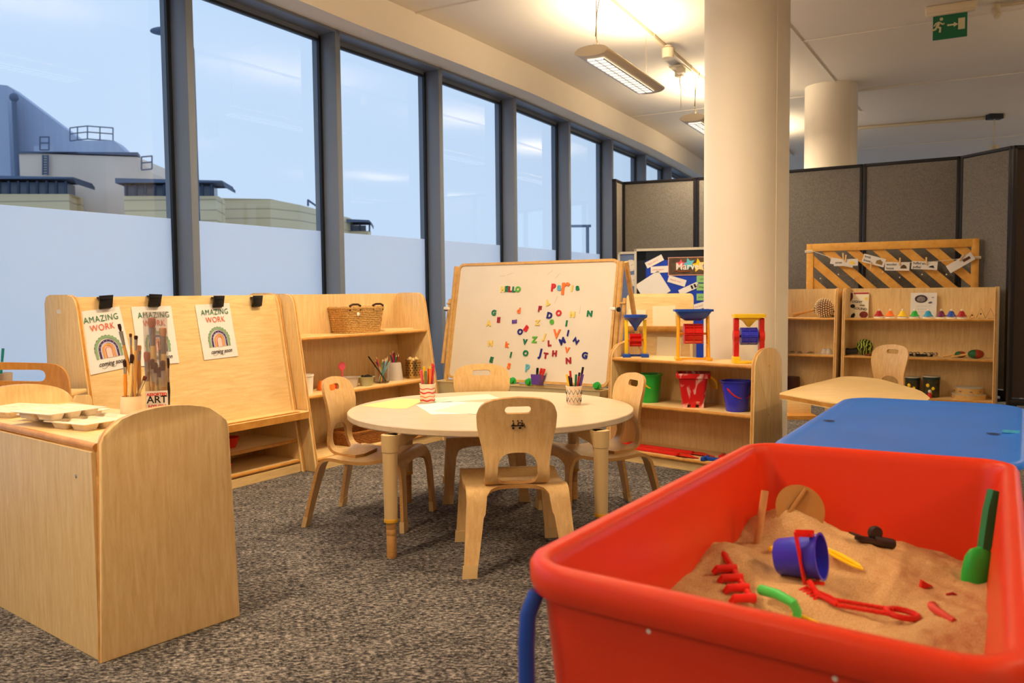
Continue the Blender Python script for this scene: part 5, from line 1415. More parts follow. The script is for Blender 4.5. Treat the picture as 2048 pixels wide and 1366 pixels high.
nb2, A2, L2, H2 = nboard('blue noticeboard with Marvellous banner, partly behind the column', 1269, 1560, 498, 489, 8.0, 7.55, .0, BP, mat('black border paper', L(26, 30, 38), .7))
def on_nb(nb, px, py):
    M = Matrix.Translation(nb.location) @ nb.rotation_euler.to_matrix().to_4x4()
    n = M.to_3x3() @ Vector((0, -1, 0)); q = onplane(px, py, Vector(nb.location), n); return M, M.inverted() @ q
def note(nb, label, px, py, w, h, rot, m, body=None, size=.02, name='note_card', cat='note card', ink=INK):
    M, l = on_nb(nb, px, py)
    t = thing(name, label, cat); t.matrix_world = M @ Matrix.Translation((l.x, -.006, l.z)) @ Matrix.Rotation(PI / 2, 4, 'X') @ Matrix.Rotation(R(rot), 4, 'Z')
    g = G(); g.box((0, 0, 0), (w, h, .0012)); g.build('card', m, t, smooth=False)
    if body:
        for i, ln in enumerate(body.split('\n')): text('lettering', ln, size, ink, t, -w * .08, (len(body.split('\n')) - 1) * size * .5 - i * size * 1.1, .0009, depth=.0001)
    return t
note(nb2, 'white name card tilted up at the top left of the blue noticeboard', 1309, 523, .17, .058, 26, PAPER, 'fairy story', .024, ink=ORP)
note(nb2, 'white name card lying level near the banner on the blue noticeboard', 1319.5, 539, .165, .060, 2, PAPER, 'once upon', .024, ink=ORP)
note(nb2, 'white name card tilted down in the middle of the blue noticeboard', 1354, 562, .165, .062, -17, PAPER, 'happily ever', .022, ink=ORP)
t_ = note(nb2, 'white card with dark pictures tilted up on the blue noticeboard', 1378, 577, .19, .052, 24, PAPER)
g = G()
for x in (.03, .06): g.box((x, 0, .0012), (.018, .034, .0008))
g.build('picture', DARKG, t_, smooth=False)
note(nb2, 'white name card low on the right of the blue noticeboard', 1399, 612, .11, .055, 16, PAPER, 'the end', .024, ink=ORP)
note(nb2, 'large tilted sheet of white paper on the blue noticeboard', 1306, 576, .25, .22, 32, PAPER, name='paper_sheet', cat='paper')
GN = mat('green note paper', L(140, 190, 120), .8)
for k, (py, wd) in enumerate(((558, 'castle'), (574, 'dragon'), (594, 'princess'))): note(nb2, ['topmost', 'middle', 'lowest'][k] + ' green word card beside the column on the noticeboard', 1408, py, .13, .062, 0, GN, wd, .024)
bn = note(nb2, 'Marvellous banner with stars on the blue noticeboard', 1392, 532, .496, .160, 0, mat('banner collage', L(90, 70, 52), .6, var=.55, scale=14), name='banner', cat='banner')
g = G(); w_, h_ = .496, .160
for c_, s_ in (((0, h_ / 2, .001), (w_ + .01, .006, .003)), ((0, -h_ / 2, .001), (w_ + .01, .006, .003)), ((-w_ / 2, 0, .001), (.006, h_, .003)), ((w_ / 2, 0, .001), (.006, h_, .003))): g.box(c_, s_)
g.build('banner_edge', mat('pink trim', L(220, 160, 140), .6), bn)
def star(x, y, r_, m, nm, rot=0):
    g = G(); P_ = [(x + (r_ if k % 2 == 0 else r_ * .48) * math.cos(PI / 2 + k * PI / 5 + rot), y + (r_ if k % 2 == 0 else r_ * .48) * math.sin(PI / 2 + k * PI / 5 + rot)) for k in range(10)]
    g.slab(P_, .0006, lambda a, b, c: Vector((a, b, .0008 + c)), 0, 0); g.build(nm, m, bn, smooth=False)
star(-.135, .02, .045, PINK, 'pink_star'); star(-.06, .02, .058, CYAN, 'blue_star', .3); star(.025, .005, .066, YEL, 'yellow_star', .15)
g = G(); g.tube([(-.19, -.035, .001), (-.14, -.05, .001), (-.05, -.045, .001)], .010, 6, flat=.2); g.build('orange_ribbon', ORA, bn)
text('banner_lettering', 'Marvellous', .088, WPLAS, bn, -.182, -.004, .0022, depth=.0003, bold=.0012, align='LEFT', sx=.95)
for k, (px, py) in enumerate(((1262, 531), (1266, 561))):
    M, l = on_nb(nb1, px, py); t = thing('paper_clock', ['upper', 'lower'][k] + ' cream paper clock face on the grey blue noticeboard', 'paper clock'); t.matrix_world = M @ Matrix.Translation((l.x, -.005, l.z)) @ Matrix.Rotation(PI / 2, 4, 'X')
    g = G(); g.lathe([(0, 0), (.055, 0), (.055, .001), (0, .001)], seg=28); g.build('face', mat('cream card', L(236, 222, 196), .8), t, smooth=False)
    g = G()
    for j in range(12): a = PI * j / 6; g.box((.045 * math.cos(a), .045 * math.sin(a), .0016), (.008, .0025, .0006), Matrix.Rotation(a, 3, 'Z'))
    g.box((.012, .006, .0018), (.03, .002, .0006), Matrix.Rotation(.5, 3, 'Z')); g.build('clock_marks', INK, t, smooth=False)
# bookcase with display ledges
Yb = 6.65
a = aty(1247, 588, Yb + .1); b = aty(1384, 586, Yb - .05); d = b - a; d.z = 0; Ln = d.length; Hh = a.z
t = thing('book_display_unit', 'low maple book display unit in front of the blue noticeboard', 'shelf unit', (a.x, a.y, 0), math.atan2(d.y, d.x))
g = G(); g.slab(rounded([(0, .0), (Ln, 0), (Ln, Hh), (0, Hh)], [0, 0, .04, .04]), .02, lambda p_, q_, c: Vector((p_, .10 + c - .0 + (q_ - .5) * .12, q_)), 0, 1, .003); g.build('sloping_back', [WH, WE], t)
g = G()
for zz in (.68, .42, .16): g.box((Ln / 2, .07 + (zz - .5) * .12, zz), (Ln, .075, .018), bev=.003); g.box((Ln / 2, .035 + (zz - .5) * .12, zz + .018), (Ln, .014, .04), bev=.003)
g.build('ledge', [WE], t)
for x in (0, Ln): g = G(); g.box((x, .12, .3), (.022, .34, .6), bev=.003); g.build('side_panel', WV, t)
def lean_sheet(label, x, z, w, h, m=PAPER, rot=0):
    M = Matrix.Translation((a.x, a.y, 0)) @ Matrix.Rotation(math.atan2(d.y, d.x), 4, 'Z'); y = .10 + (z + h / 2 - .5) * .12 - .005
    g = G(); g.box((0, 0, 0), (w, .002, h)); o = g.build('paper_sheet', m, smooth=False); o.matrix_world = M @ Matrix.Translation((x, y, z + h / 2)) @ Matrix.Rotation(-math.atan(.12), 4, 'X') @ Matrix.Rotation(rot, 4, 'Y'); tag(o, label, 'paper')
ft = lambda px: (aty(px, 640, Yb) - a).dot(d.normalized())
CRP = mat('cream paper', L(238, 220, 184), .8)
lean_sheet('cream paper card standing left on the upper ledge of the book unit', ft(1266), .71, .14, .135, CRP, .05)
lean_sheet('larger cream paper card in the middle of the upper ledge', ft(1324), .71, .18, .165, CRP, -.02)
lean_sheet('cream paper card standing on the lower ledge of the book unit', ft(1335), .45, .19, .18, CRP, .03)
# ------------------------------------------------------------------ things on the music shelves
zt = .735
def fx(px, fr, yl): return bucket_h(px, 0, fr, yl)
# beaded gourd shaker
xm = fx(1648, FL, .2)
t = thing('gourd_shaker', 'round gourd shaker covered in pale beads with a wooden handle', 'shaker', FL.w(xm, .2, zt), FL.a)
BEAD = mat('pale shell bead', L(226, 200, 160), .4, var=.1); GOURD = mat('brown gourd', L(110, 64, 34), .5)
g = G(); g.sphere((0, 0, .085), .078, 24, (1, 1, 1.08)); g.build('gourd', GOURD, t)
g = G()
for i in range(1, 13):
    ph = PI * i / 13; n = max(4, int(26 * math.sin(ph)))
    for j in range(n):
        th = 2 * PI * (j + .5 * (i % 2)) / n
        if math.sin(th) > .45: continue
        g.sphere((.082 * math.cos(ph), .082 * math.sin(ph) * math.sin(th), .087 + .088 * math.sin(ph) * math.cos(th)), .0068, 6)
o = g.build('bead_net', BEAD, t); tag(o, kind='stuff')
g = G(); g.tube([(-.075, 0, .075), (-.14, -.01, .055), (-.24, -.02, .028), (-.27, -.022, .022)], [.012, .010, .013, .020], 12); g.build('handle', WE, t)
g = G(); g.tube([(-.078 - .002, .02 * math.cos(q), .078 + .028 * math.sin(q)) for q in [2 * PI * k / 16 for k in range(16)]], .006, 6, closed=True); g.tube([(.075, 0, .06), (.11, -.01, .055), (.125, -.01, .03), (.10, -.02, .012), (.07, -.03, .02)], .008, 8); g.build('cord', mat('dark green cord', L(40, 52, 44), .8), t)
xs_ = fx(1655, FL, .15)
for k, (px, w_) in enumerate(((1600, .02), (1622, .03), (1648, .028), (1658, .03), (1585, .02))):
    x = fx(px, FL, .16)
    g = G(); g.lathe([(0, 0), (w_, .0), (w_ * 1.1, .012), (w_ * .6, .02 if k < 2 or k == 4 else .05), (0, .022 if k < 2 or k == 4 else .055)], seg=16); o = g.build('finger_cymbal' if k in (0, 1, 4) else 'bell_jar', STEEL if k in (0, 1, 4) else MILK); o.location = FL.w(x, .16, .407)
    tag(o, ['small steel finger cymbal on the middle shelf, second from the column', 'small steel finger cymbal beside the clear pots', 'left small clear pot on the middle shelf right of the column', 'right small clear pot on the middle shelf right of the column', 'small steel finger cymbal nearest the column'][k], 'cymbal' if k in (0, 1, 4) else 'pot')
vessel('wooden_drum', 'dark drum at the bottom of the shelf beside the column', 'drum', FL.w(fx(1583, FL, .17), .17, .07), [(0, 0), (.07, 0), (.08, .06), (.075, .12), (0, .12)], mat('dark brown wood', L(70, 30, 20), .4))
# bells
x0 = fx(1757, FM, .16); x1 = fx(1923, FM, .16)
BC = [('dark red', DRED, 1757), ('orange', ORA, 1779), ('yellow', YEL, 1804), ('green', GRN, 1828), ('sky blue', mat('turquoise paint', L(40, 150, 190), .25), 1855), ('plum', mat('plum paint', L(110, 30, 70), .25), 1881), ('blue', BLUE, 1901), ('dark red', DRED, 1922)]
for k, (nm, m_, px) in enumerate(BC):
    q = FM.w(fx(px, FM, .16), .16, zt); t = thing('desk_bell', ['dark red desk bell beside the leaning book, first of the row', 'orange desk bell in the row on the top shelf', 'yellow desk bell in the row on the top shelf', 'green desk bell in front of the white picture sheet', 'turquoise desk bell in front of the white picture sheet', 'plum desk bell in the row on the top shelf', 'blue desk bell in the row on the top shelf', 'dark red desk bell at the right end, beside the triangles'][k], 'bell', q, 0, 'coloured desk bells on the top shelf')
    g = G(); g.lathe([(0, 0), (.040, 0), (.042, .004), (.040, .012), (.018, .016), (0, .016)], seg=24); g.build('base', WPLAS, t)
    g = G(); g.lathe([(.041, .019), (.039, .024), (.028, .034), (.022, .050), (.016, .062), (.006, .066), (0, .066)], seg=24); g.build('bell', m_, t)
    g = G(); g.lathe([(0, .064), (.0065, .066), (.0075, .074), (.006, .08), (0, .082)], seg=12); g.build('push_button', WPLAS, t)
# book and picture sheet
def lean_book(name, label, px, w, h, tilt, cat, yl=.262):
    q = FM.w(fx(px, FM, yl), yl, zt); t = thing(name, label, cat); t.matrix_world = Matrix.Translation(q) @ Matrix.Rotation(FM.a, 4, 'Z') @ Matrix.Rotation(-R(tilt), 4, 'X') @ Matrix.Diagonal((1, 1, .90, 1)); return t
t = lean_book('picture_book', 'picture book about light and sound leaning at the left of the top shelf', 1712, .205, .255, 9, 'book')
BKC = mat('cream book cover', L(232, 222, 200), .4)
sk = lambda a, b: a - .10 * (b / .255) * .0
g = G(); g.box((0, .004, .1275), (.195, .010, .255), bev=.0008); g.build('cover', BKC, t)
def deco(nm, m_, pts): 
    g = G(); g.slab(pts, .0006, lambda p_, q_, c: Vector((p_, -.0012 - c, q_)), 0, 0); return g.build(nm, m_, t, smooth=False)
circ = lambda cx_, cz_, r1_, r2_=None: [(cx_ + r1_ * math.cos(2 * PI * k / 20), cz_ + (r2_ or r1_) * math.sin(2 * PI * k / 20)) for k in range(20)]
deco('red_band', DRED, [(-.03, .236), (.0975, .236), (.0975, .252), (-.03, .252)])
deco('portrait_photo', mat('dark portrait print', L(88, 30, 28), .6, var=.4, scale=40), rounded([(-.0975, .13), (-.06, .15), (-.035, .20), (-.04, .25), (-.0975, .25)], .01))
deco('dark_disc', INK, circ(-.035, .115, .020)); deco('face_disc', mat('brown face print', L(120, 42, 34), .6, var=.4, scale=50), circ(.06, .03, .036, .034)); deco('guitar_print', INK, rounded([(-.05, .0), (-.02, .0), (-.01, .03), (-.02, .05), (-.045, .03)], .008)); deco('star_print', PYEL, circ(.078, .19, .015))
for s_, z, x, sz in (('LIGHT', .158, .0, .032), ('AND', .122, .045, .020), ('SOUND', .088, .03, .032)):
    g = G(); g.merge(text_bm(s_, sz, .0002, bold=.0008), Matrix.Translation((x, -.0016, z)) @ Matrix.Rotation(PI / 2, 4, 'X') @ Matrix.Rotation(-.12, 4, 'Z'), 0); g.build('title_lettering', INK, t, smooth=False)
t = lean_book('picture_sheet', 'white sheet with an oval photograph leaning behind the green bell', 1845, .2, .25, 7, 'picture')
g = G(); g.box((0, .002, .122), (.205, .002, .244)); g.build('sheet', PAPER, t, smooth=False)
deco('oval_photo_ring', mat('dark plum print', L(58, 36, 46), .6), circ(-.02, .185, .050, .038)); 
g = G(); g.slab(circ(-.02, .182, .034, .027), .0006, lambda p_, q_, c: Vector((p_, -.0022 - c, q_)), 0, 0); g.build('oval_photo', mat('grey photo print', L(130, 122, 118), .6, var=.5, scale=60), t, smooth=False)
for pts in ([(.035, .15), (.055, .16), (.07, .155), (.062, .143), (.04, .140)], [(.062, .195), (.08, .196), (.08, .202), (.062, .201)]): deco('sketch_mark', mat('grey ink', L(90, 96, 110), .7), pts)
g = G()
for k in range(3): g.box((-.0, -.001, .115 - k * .028), (.12 - .02 * k, .0008, .003))
g.build('text_line', mat('pale grey ink', L(190, 186, 180), .7), t, smooth=False)
# triangles
for k, px in enumerate((1943, 1960, 1979)):
    q = FM.w(fx(px, FM, .22), .22, zt); h = .055 if k == 0 else .085; w_ = .02 if k == 0 else .034
    t = thing('musical_triangle', ['small wooden triangle stand right of the last bell', 'steel triangle in the middle at the right end of the top shelf', 'steel triangle at the far right end of the top shelf'][k], 'triangle', q, FM.a)
    g = G(); g.tube([(-w_, 0, .003), (0, .03, h), (w_, 0, .003), (-w_ * .5, 0, .003)], .003, 6); g.build('bar', STEEL if k else WE, t)
    if k < 2: g = G(); g.sphere((0, .0, .04 if k else .028), .0065, 8); g.build('knob', BLACK, t)
# middle shelf
zm = .407
q = FM.w(fx(1722, FM, .17), .17, zm)
t = thing('patterned_shaker', 'black and lime patterned gourd rattle on the middle music shelf', 'shaker', q, FM.a)
PATM = bpy.data.materials.new('black and lime zigzag weave'); PATM.use_nodes = True
_n = PATM.node_tree; _b = _n.nodes['Principled BSDF']; _b.inputs['Roughness'].default_value = .6; _t = _n.nodes.new('ShaderNodeTexCoord'); _w = _n.nodes.new('ShaderNodeTexWave'); _w.inputs['Scale'].default_value = 14; _w.inputs['Distortion'].default_value = 6; _w.inputs['Detail Scale'].default_value = 2; _c = _n.nodes.new('ShaderNodeValToRGB'); _c.color_ramp.interpolation = 'CONSTANT'; _c.color_ramp.elements[0].color = L(20, 22, 16); _c.color_ramp.elements[1].position = .68; _c.color_ramp.elements[1].color = L(170, 186, 60)
_n.links.new(_t.outputs['Object'], _w.inputs['Vector']); _n.links.new(_w.outputs[0], _c.inputs[0]); _n.links.new(_c.outputs[0], _b.inputs['Base Color'])
g = G(); g.sphere((.03, 0, .072), .072, 24, (.95, .9, 1)); g.build('gourd', PATM, t)
g = G(); g.tube([(-.03, -.02, .04), (-.07, -.04, .035), (-.11, -.05, .034)], [.03, .024, .030], 14); g.sphere((-.115, -.05, .034), .030, 14); g.build('handle', BLACK, t)
q = FM.w(fx(1762, FM, .2), .2, zm); t = thing('castanet', 'dark round castanet half behind the far chair back', 'castanet', q, FM.a)
g = G(); g.sphere((0, 0, .040), .046, 18, (1, .35, .86)); g.build('shell', mat('dark red brown wood', L(70, 28, 18), .3), t)
g = G(); g.tube([(-.10, -.03, .012), (-.03, -.02, .012)], [.007, .012], 10); o = g.build('maraca', mat('brown wood', L(120, 60, 28), .4)); o.location = FM.w(fx(1750, FM, .13), .13, zm); tag(o, 'brown wooden stick beside the black and lime rattle', 'stick')
def sleigh(label, px, n, rz, yl=.15):
    t = thing('hand_bells', label, 'hand bells', FM.w(fx(px, FM, yl), yl, zm), FM.a + rz); g = G(); g.cyl((-.07, 0, .016), (.06, 0, .016), .011, seg=12); g.build('handle', BLACK, t)
    for k in range(n): g = G(); g.sphere((-.0 + k * .028, (-1) ** k * .012, .026), .017, 12); g.build('bell', STEEL, t)
sleigh('steel jingle bells right beside the far chair back', 1822, 3, .2); sleigh('black handled jingle bell stick in the middle of the shelf', 1850, 4, .3)
def maraca(label, px, yl, sz, rz):
    t = thing('maraca', label, 'maraca', FM.w(fx(px, FM, yl), yl, zm), FM.a + rz, 'striped maracas')
    for i, (xa_, xb_, m_, nm) in enumerate(((-1, -.05, mat('maraca green', L(24, 92, 50), .3), 'green_half'), (-.05, 1, mat('maraca red', L(150, 52, 26), .3), 'red_half'))):
        g = G(); n = 8; pr = [(sz * .62 * math.sqrt(max(0, 1 - u * u)), sz * u) for u in [xa_ + (xb_ - xa_) * k / n for k in range(n + 1)]]
        g.lathe(pr, (0, 0, sz * .62), 22, 0, Matrix.Rotation(PI / 2, 3, 'Y')); g.build(nm, m_, t)
    g = G(); g.tube([(-sz * .95, 0, sz * .6), (-sz * 2, 0, sz * .35), (-sz * 2.9, 0, .010)], [.009, .008, .010], 10); g.build('handle', HONEY, t)
maraca('larger green and red maraca at the right of the middle music shelf', 1952, .14, .062, .10); maraca('smaller green maraca behind the larger one', 1921, .20, .045, .15)
# drums
zb = .07
DRM = mat('jungle printed drum side', L(60, 54, 30), .45, var=.8, scale=26)
def drum(label, px, yl, r_, h):
    t = thing('hand_drum', label, 'drum', FM.w(fx(px, FM, yl), yl, zb), FM.a, 'printed hand drums')
    g = G(); g.lathe([(0, 0), (r_ * .93, 0), (r_, h), (0, h)], seg=32); g.build('shell', DRM, t)
    g = G(); g.lathe([(0, h), (r_ * 1.02, h), (r_ * 1.02, h + .008), (0, h + .01)], seg=32); g.build('drum_skin', mat('drum skin', L(190, 180, 160), .6), t)
    g = G(); g.lathe([(r_ * 1.01, h - .02), (r_ * 1.03, h - .02), (r_ * 1.03, h), (r_ * 1.01, h)], seg=32); g.build('rim_band', mat('dark teal band', L(20, 50, 46), .4), t)
    g = G()
    for k, (dx, dz, r2, m2) in enumerate(((-.3, .6, .25, 0), (.3, .45, .22, 0), (.0, .2, .2, 0))):
        a = -PI / 2 + dx; g.sphere((r_ * .96 * math.cos(a), r_ * .96 * math.sin(a), h * dz), r_ * r2, 10, (1, .25, 1.0))
    g.build('printed_flower', YEL, t)
drum('printed hand drum half hidden by the far chair', 1826, .2, .062, .155); drum('printed hand drum right of the far chair', 1864, .17, .066, .17)
t = thing('toy_figure', 'small red and white figure standing before the printed drum', 'toy', FM.w(fx(1861, FM, .07), .07, zb), FM.a)
g = G(); g.lathe([(0, 0), (.016, 0), (.018, .03), (.010, .045), (0, .046)], seg=14); g.build('body', RED, t); g = G(); g.sphere((0, 0, .056), .014, 12); g.build('head', WPLAS, t)
def tamb(label, z, r_, h, jing):
    t = thing('tambourine', label, 'tambourine', FM.w(fx(1940, FM, .17), .17, z), FM.a)
    g = G(); g.lathe([(r_ - .008, 0), (r_, 0), (r_, h), (r_ - .008, h)], seg=40); g.build('wooden_hoop', HONEY, t)
    g = G(); g.lathe([(0, h - .004), (r_ + .001, h - .004), (r_ + .0015, h - .002), (r_ + .001, h + .002), (0, h + .002)], seg=40); g.build('skin', mat('drum skin', L(190, 180, 160), .6), t)
    if jing:
        for k in range(8): a = 2 * PI * k / 8 + .2; g = G(); g.lathe([(0, 0), (.012, 0), (.012, .006), (0, .006)], (r_ * .985 * math.cos(a), r_ * .985 * math.sin(a), h * .4), 12); g.build('jingle', STEEL, t)
tamb('larger plain tambour at the bottom of the stack on the bottom music shelf', zb, .128, .042, False); tamb('smaller tambourine with jingles on top of the larger tambour', zb + .044, .105, .052, True)

# ------------------------------------------------------------------ slatted fence behind the music shelves
a = aty(1614, 488.5, 8.05); b = aty(1959, 477.5, 7.38); d = b - a; d.z = 0; FLn = d.length; FH = a.z
FENW = wood('golden pine', L(234, 176, 84), L(216, 150, 60), (2, 2, 2), .45)
ft_ = thing('slatted_fence_panel', 'golden wooden fence panel with diagonal slats above the music shelves', 'fence panel', (a.x, a.y, 0), math.atan2(d.y, d.x))
fz0 = .55
for c_, s_ in (((.03, 0, (FH + 0) / 2), (.06, .045, FH)), ((FLn - .03, 0, FH / 2), (.06, .045, FH))): g = G(); g.box(c_, s_, bev=.003); g.build('post', FENW, ft_)
for z in (FH - .035, fz0): g = G(); g.box((FLn / 2, -.003, z), (FLn - .10, .04, .07), bev=.003); g.build('rail', FENW, ft_)
xa_, xb_ = .06, FLn - .06; za_, zb_ = fz0 + .035, FH - .07
hh = zb_ - za_; shx = hh * 1.08; sw = .108
k = 0; x = xa_ - shx
def clip_poly(P_, f):
    out = []
    for i in range(len(P_)):
        p, q = P_[i], P_[(i + 1) % len(P_)]; fp, fq = f(p), f(q)
        if fp >= 0: out.append(p)
        if fp * fq < 0: t_ = fp / (fp - fq); out.append((p[0] + (q[0] - p[0]) * t_, p[1] + (q[1] - p[1]) * t_))
    return out
x = xa_ + .02 - shx * 1.0
while x < xb_:
    P_ = [(x, zb_), (x + sw, zb_), (x + sw + shx, za_), (x + shx, za_)]
    P_ = clip_poly(P_, lambda p: p[0] - xa_); P_ = clip_poly(P_, lambda p: xb_ - p[0]) if P_ else P_
    if len(P_) >= 3:
        g = G(); g.slab(P_, .014, lambda u, v, c: Vector((u, .0 + c, v)), 0, 0); g.build('slat', FENW, ft_)
    x += sw * 2.0
FMx = Matrix.Translation((a.x, a.y, 0)) @ Matrix.Rotation(ft_.rotation_euler.z, 4, 'Z')
Fn = FMx.to_3x3() @ Vector((0, -1, 0))
def on_f(px, py): return FMx.inverted() @ onplane(px, py, FMx @ Vector((0, -.04, 0)), Fn)
STR = mat('white string', L(224, 210, 186), .8)
t = thing('string_line', 'white string strung across the slatted fence holding word cards', 'string', (a.x, a.y, 0), ft_.rotation_euler.z)
ps = [on_f(x, y) for x, y in ((1617, 503), (1628, 503), (1650, 511), (1672, 518), (1700, 521), (1740, 523), (1800, 525), (1860, 524), (1900, 520), (1935, 516), (1955, 514))]
g = G(); g.tube([(p.x, -.045, p.z) for p in ps], .0025, 5)
g.build('cord', STR, t)
g = G()
for px, py in ((1617, 503), (1953, 515)):
    p = on_f(px, py); 
    for z in (-.008, 0, .008): g.tube([(p.x - .035, -.028, p.z + z), (p.x + .035, -.028, p.z + z)], .004, 5)
g.build('wrapped_end', STR, t)
def wcard(label, px, py, w, h, rot, body, pic=None, dy=0):
    p = on_f(px, py); t = thing('word_card', label, 'word card', group='word cards pegged on the string'); t.matrix_world = FMx @ Matrix.Translation((p.x, -.052 - dy, p.z)) @ Matrix.Rotation(PI / 2, 4, 'X') @ Matrix.Rotation(R(rot), 4, 'Z')
    g = G(); g.box((0, 0, 0), (w, h, .0012)); g.build('card', PAPER, t, smooth=False)
    ls_ = body.split('\n') if body else []
    for i, ln in enumerate(ls_): text('lettering', ln, .030, INK, t, -w * .44, (len(ls_) - 1) * .017 - i * .034, .0009, depth=.0001, bold=.0006, align='LEFT', sx=.85)
    if pic: g = G(); g.slab([(w * .26 + .0 + u * .028, v * .022) for u, v in pic[1]], .0006, lambda p_, q_, c: Vector((p_, q_, .0008 + c)), 0, 0); g.build('picture', pic[0], t, smooth=False)
HSE = [(-1, -1), (1, -1), (1, .2), (0, 1), (-1, .2)]; MND = [(-1, -.8), (1, -.8), (.7, .3), (0, .8), (-.7, .2)]
wcard('word card peeping out behind the straw card', 1684, 525, .20, .058, -12, '', None, -.004)
wcard('word card reading straw with a yellow heap', 1692, 525, .205, .062, 0, 'straw', (PYEL, MND))
wcard('word card reading brick house, tilted down to the right', 1748, 521, .19, .075, -17, 'brick\nhouse', (mat('brick print', L(140, 110, 60), .7, var=.3, scale=80), HSE), .002)
wcard('word card reading wooden house in the middle of the string', 1794.5, 533, .20, .072, -2, 'wooden\nhouse', (mat('log print', L(92, 66, 30), .7, var=.4, scale=80), MND))
wcard('word card reading huffed and puffed', 1849, 531, .205, .070, -4, 'huffed and\npuffed', (INK, [(-.8, -.6), (1, -.9), (.6, .2), (-.2, -.1)]))
wcard('word card with brown stick picture tilted up at the right end of the string', 1921, 525.5, .22, .072, 32, '', (mat('brown stick print', L(96, 50, 30), .7), [(-1.2, -.5), (1, -.5), (1, .6), (-1.2, .6)]))
for k, (px, py, rt) in enumerate(((1687, 513, 4), (1692, 517, -4), (1742, 531, -3), (1800, 523, -2), (1853, 522, 3), (1923, 515, -28))):
    p = on_f(px, py); t = thing('clothes_peg', ['wooden peg upright at the left of the straw card', 'wooden peg in the middle of the straw card', 'wooden peg hanging down below the brick house card', 'wooden peg on the wooden house card', 'dark tipped wooden peg on the huffed card', 'tilted wooden peg on the rightmost card'][k], 'peg'); t.matrix_world = FMx @ Matrix.Translation((p.x, -.060, p.z)) @ Matrix.Rotation(PI / 2, 4, 'X') @ Matrix.Rotation(R(rt), 4, 'Z')
    for s_ in (-1, 1): g = G(); g.box((0, 0, s_ * .0045), (.012, .066, .006), bev=.001); g.build('half', PT, t)
    g = G(); g.cyl((-.008, 0, 0), (.008, 0, 0), .004, seg=8); g.build('spring', STEEL, t)
g = G()
for px, py in ((1640, 557), (1676, 549), (1765, 544), (1707, 557), (1799, 555), (1844, 549), (1893, 549), (1613, 566)): p = on_f(px, py); g.sphere((p.x, -.018 , p.z), .007, 6)
o = g.build('peg_knob', STR, ft_)

# ------------------------------------------------------------------ sand tray
TRZ = .60
A0 = Vector((.006, 1.2575, 0))
tx = Vector((.8406, -.5417, 0)).normalized(); ty = Vector((-tx.y, tx.x, 0))
FT = Fr(A0.x, A0.y, math.degrees(math.atan2(tx.y, tx.x)))
TWd, TLn = .64, 1.22
REDT = mat('glossy red tray plastic', L(214, 54, 22), .34, var=.03, scale=3)
t = thing('sand_tray', 'large red plastic sand tray on blue legs in the right foreground', 'sand tray', FT.w(0, 0), FT.a)
_M = (Matrix.Translation(FT.o) @ Matrix.Rotation(FT.a, 4, 'Z')).inverted()
QC = [_M @ Vector(c) for c in ((-.006, 1.262, 0), (.538, .853, 0), (1.165, 1.965, 0), (.631, 2.257, 0))]
def warp(x, y):
    u, v = x / TWd, y / TLn
    p = QC[0] * (1 - u) * (1 - v) + QC[1] * u * (1 - v) + QC[2] * u * v + QC[3] * (1 - u) * v
    return p.x, p.y
def warp_bm(g):
    for v in g.bm.verts: v.co.x, v.co.y = warp(v.co.x, v.co.y)
def rg(off, z, r_, sx=0): return [Vector((a, b, z)) for a, b in rrect(off, off, TWd - off, TLn - off, max(.01, r_ - off), 8)]
g = G(); RC = .085
g.loft([rg(.05, .262, .09), rg(.020, TRZ - .055, RC), rg(.004, TRZ - .050, RC), rg(-.002, TRZ - .035, RC), rg(-.002, TRZ - .012, RC), rg(.004, TRZ - .002, RC), rg(.012, TRZ, RC), rg(.024, TRZ - .001, RC), rg(.032, TRZ - .008, RC), rg(.037, TRZ - .025, RC), rg(.066, .30, .10), rg(.09, .285, .12)])
warp_bm(g); g.build('tub', REDT, t, angle=50)
BLT = mat('blue painted tube', L(28, 66, 160), .3)
for (x, y) in ((.016, .018), (TWd - .016, .018), (.016, TLn - .018), (TWd - .016, TLn - .018)):
    g = G(); sx = 1 if x < .3 else -1; sy = 1 if y < .5 else -1
    x, y = warp(x, y)
    g.tube([(x, y, 0), (x, y, TRZ - .13), (x + sx * .002, y + sy * .002, TRZ - .085), (x + sx * .012, y + sy * .012, TRZ - .052)], .0125, 14); g.build('leg', BLT, t)
g = G(); g.tube([(.03, .0 + .1, .262 - .013), (.03, TLn - .1, .262 - .013)], .0115, 12); g.tube([(TWd - .03, .1, .262 - .013), (TWd - .03, TLn - .1, .262 - .013)], .0115, 12); warp_bm(g); g.build('support_rail', BLT, t)
TM = Matrix.Translation(FT.o) @ Matrix.Rotation(FT.a, 4, 'Z')
w0_ = Vector((*warp(.12, .0235), .51)); w1_ = Vector((*warp(.52, .0235), .51)); fn_ = (w1_ - w0_).cross(Vector((0, -.106, 1))).normalized()
for px, py in ((1297, 1263), (1670, 1358)):
    p = TM.inverted() @ onplane(px, py, TM @ w0_, TM.to_3x3() @ fn_)
    g = G(); g.lathe([(0, -.0005), (.0036, .0), (0, .0012)], p, 8, 0, fn_.to_track_quat('Z', 'Y').to_matrix()); g.build('white_spot', PAPER, t)
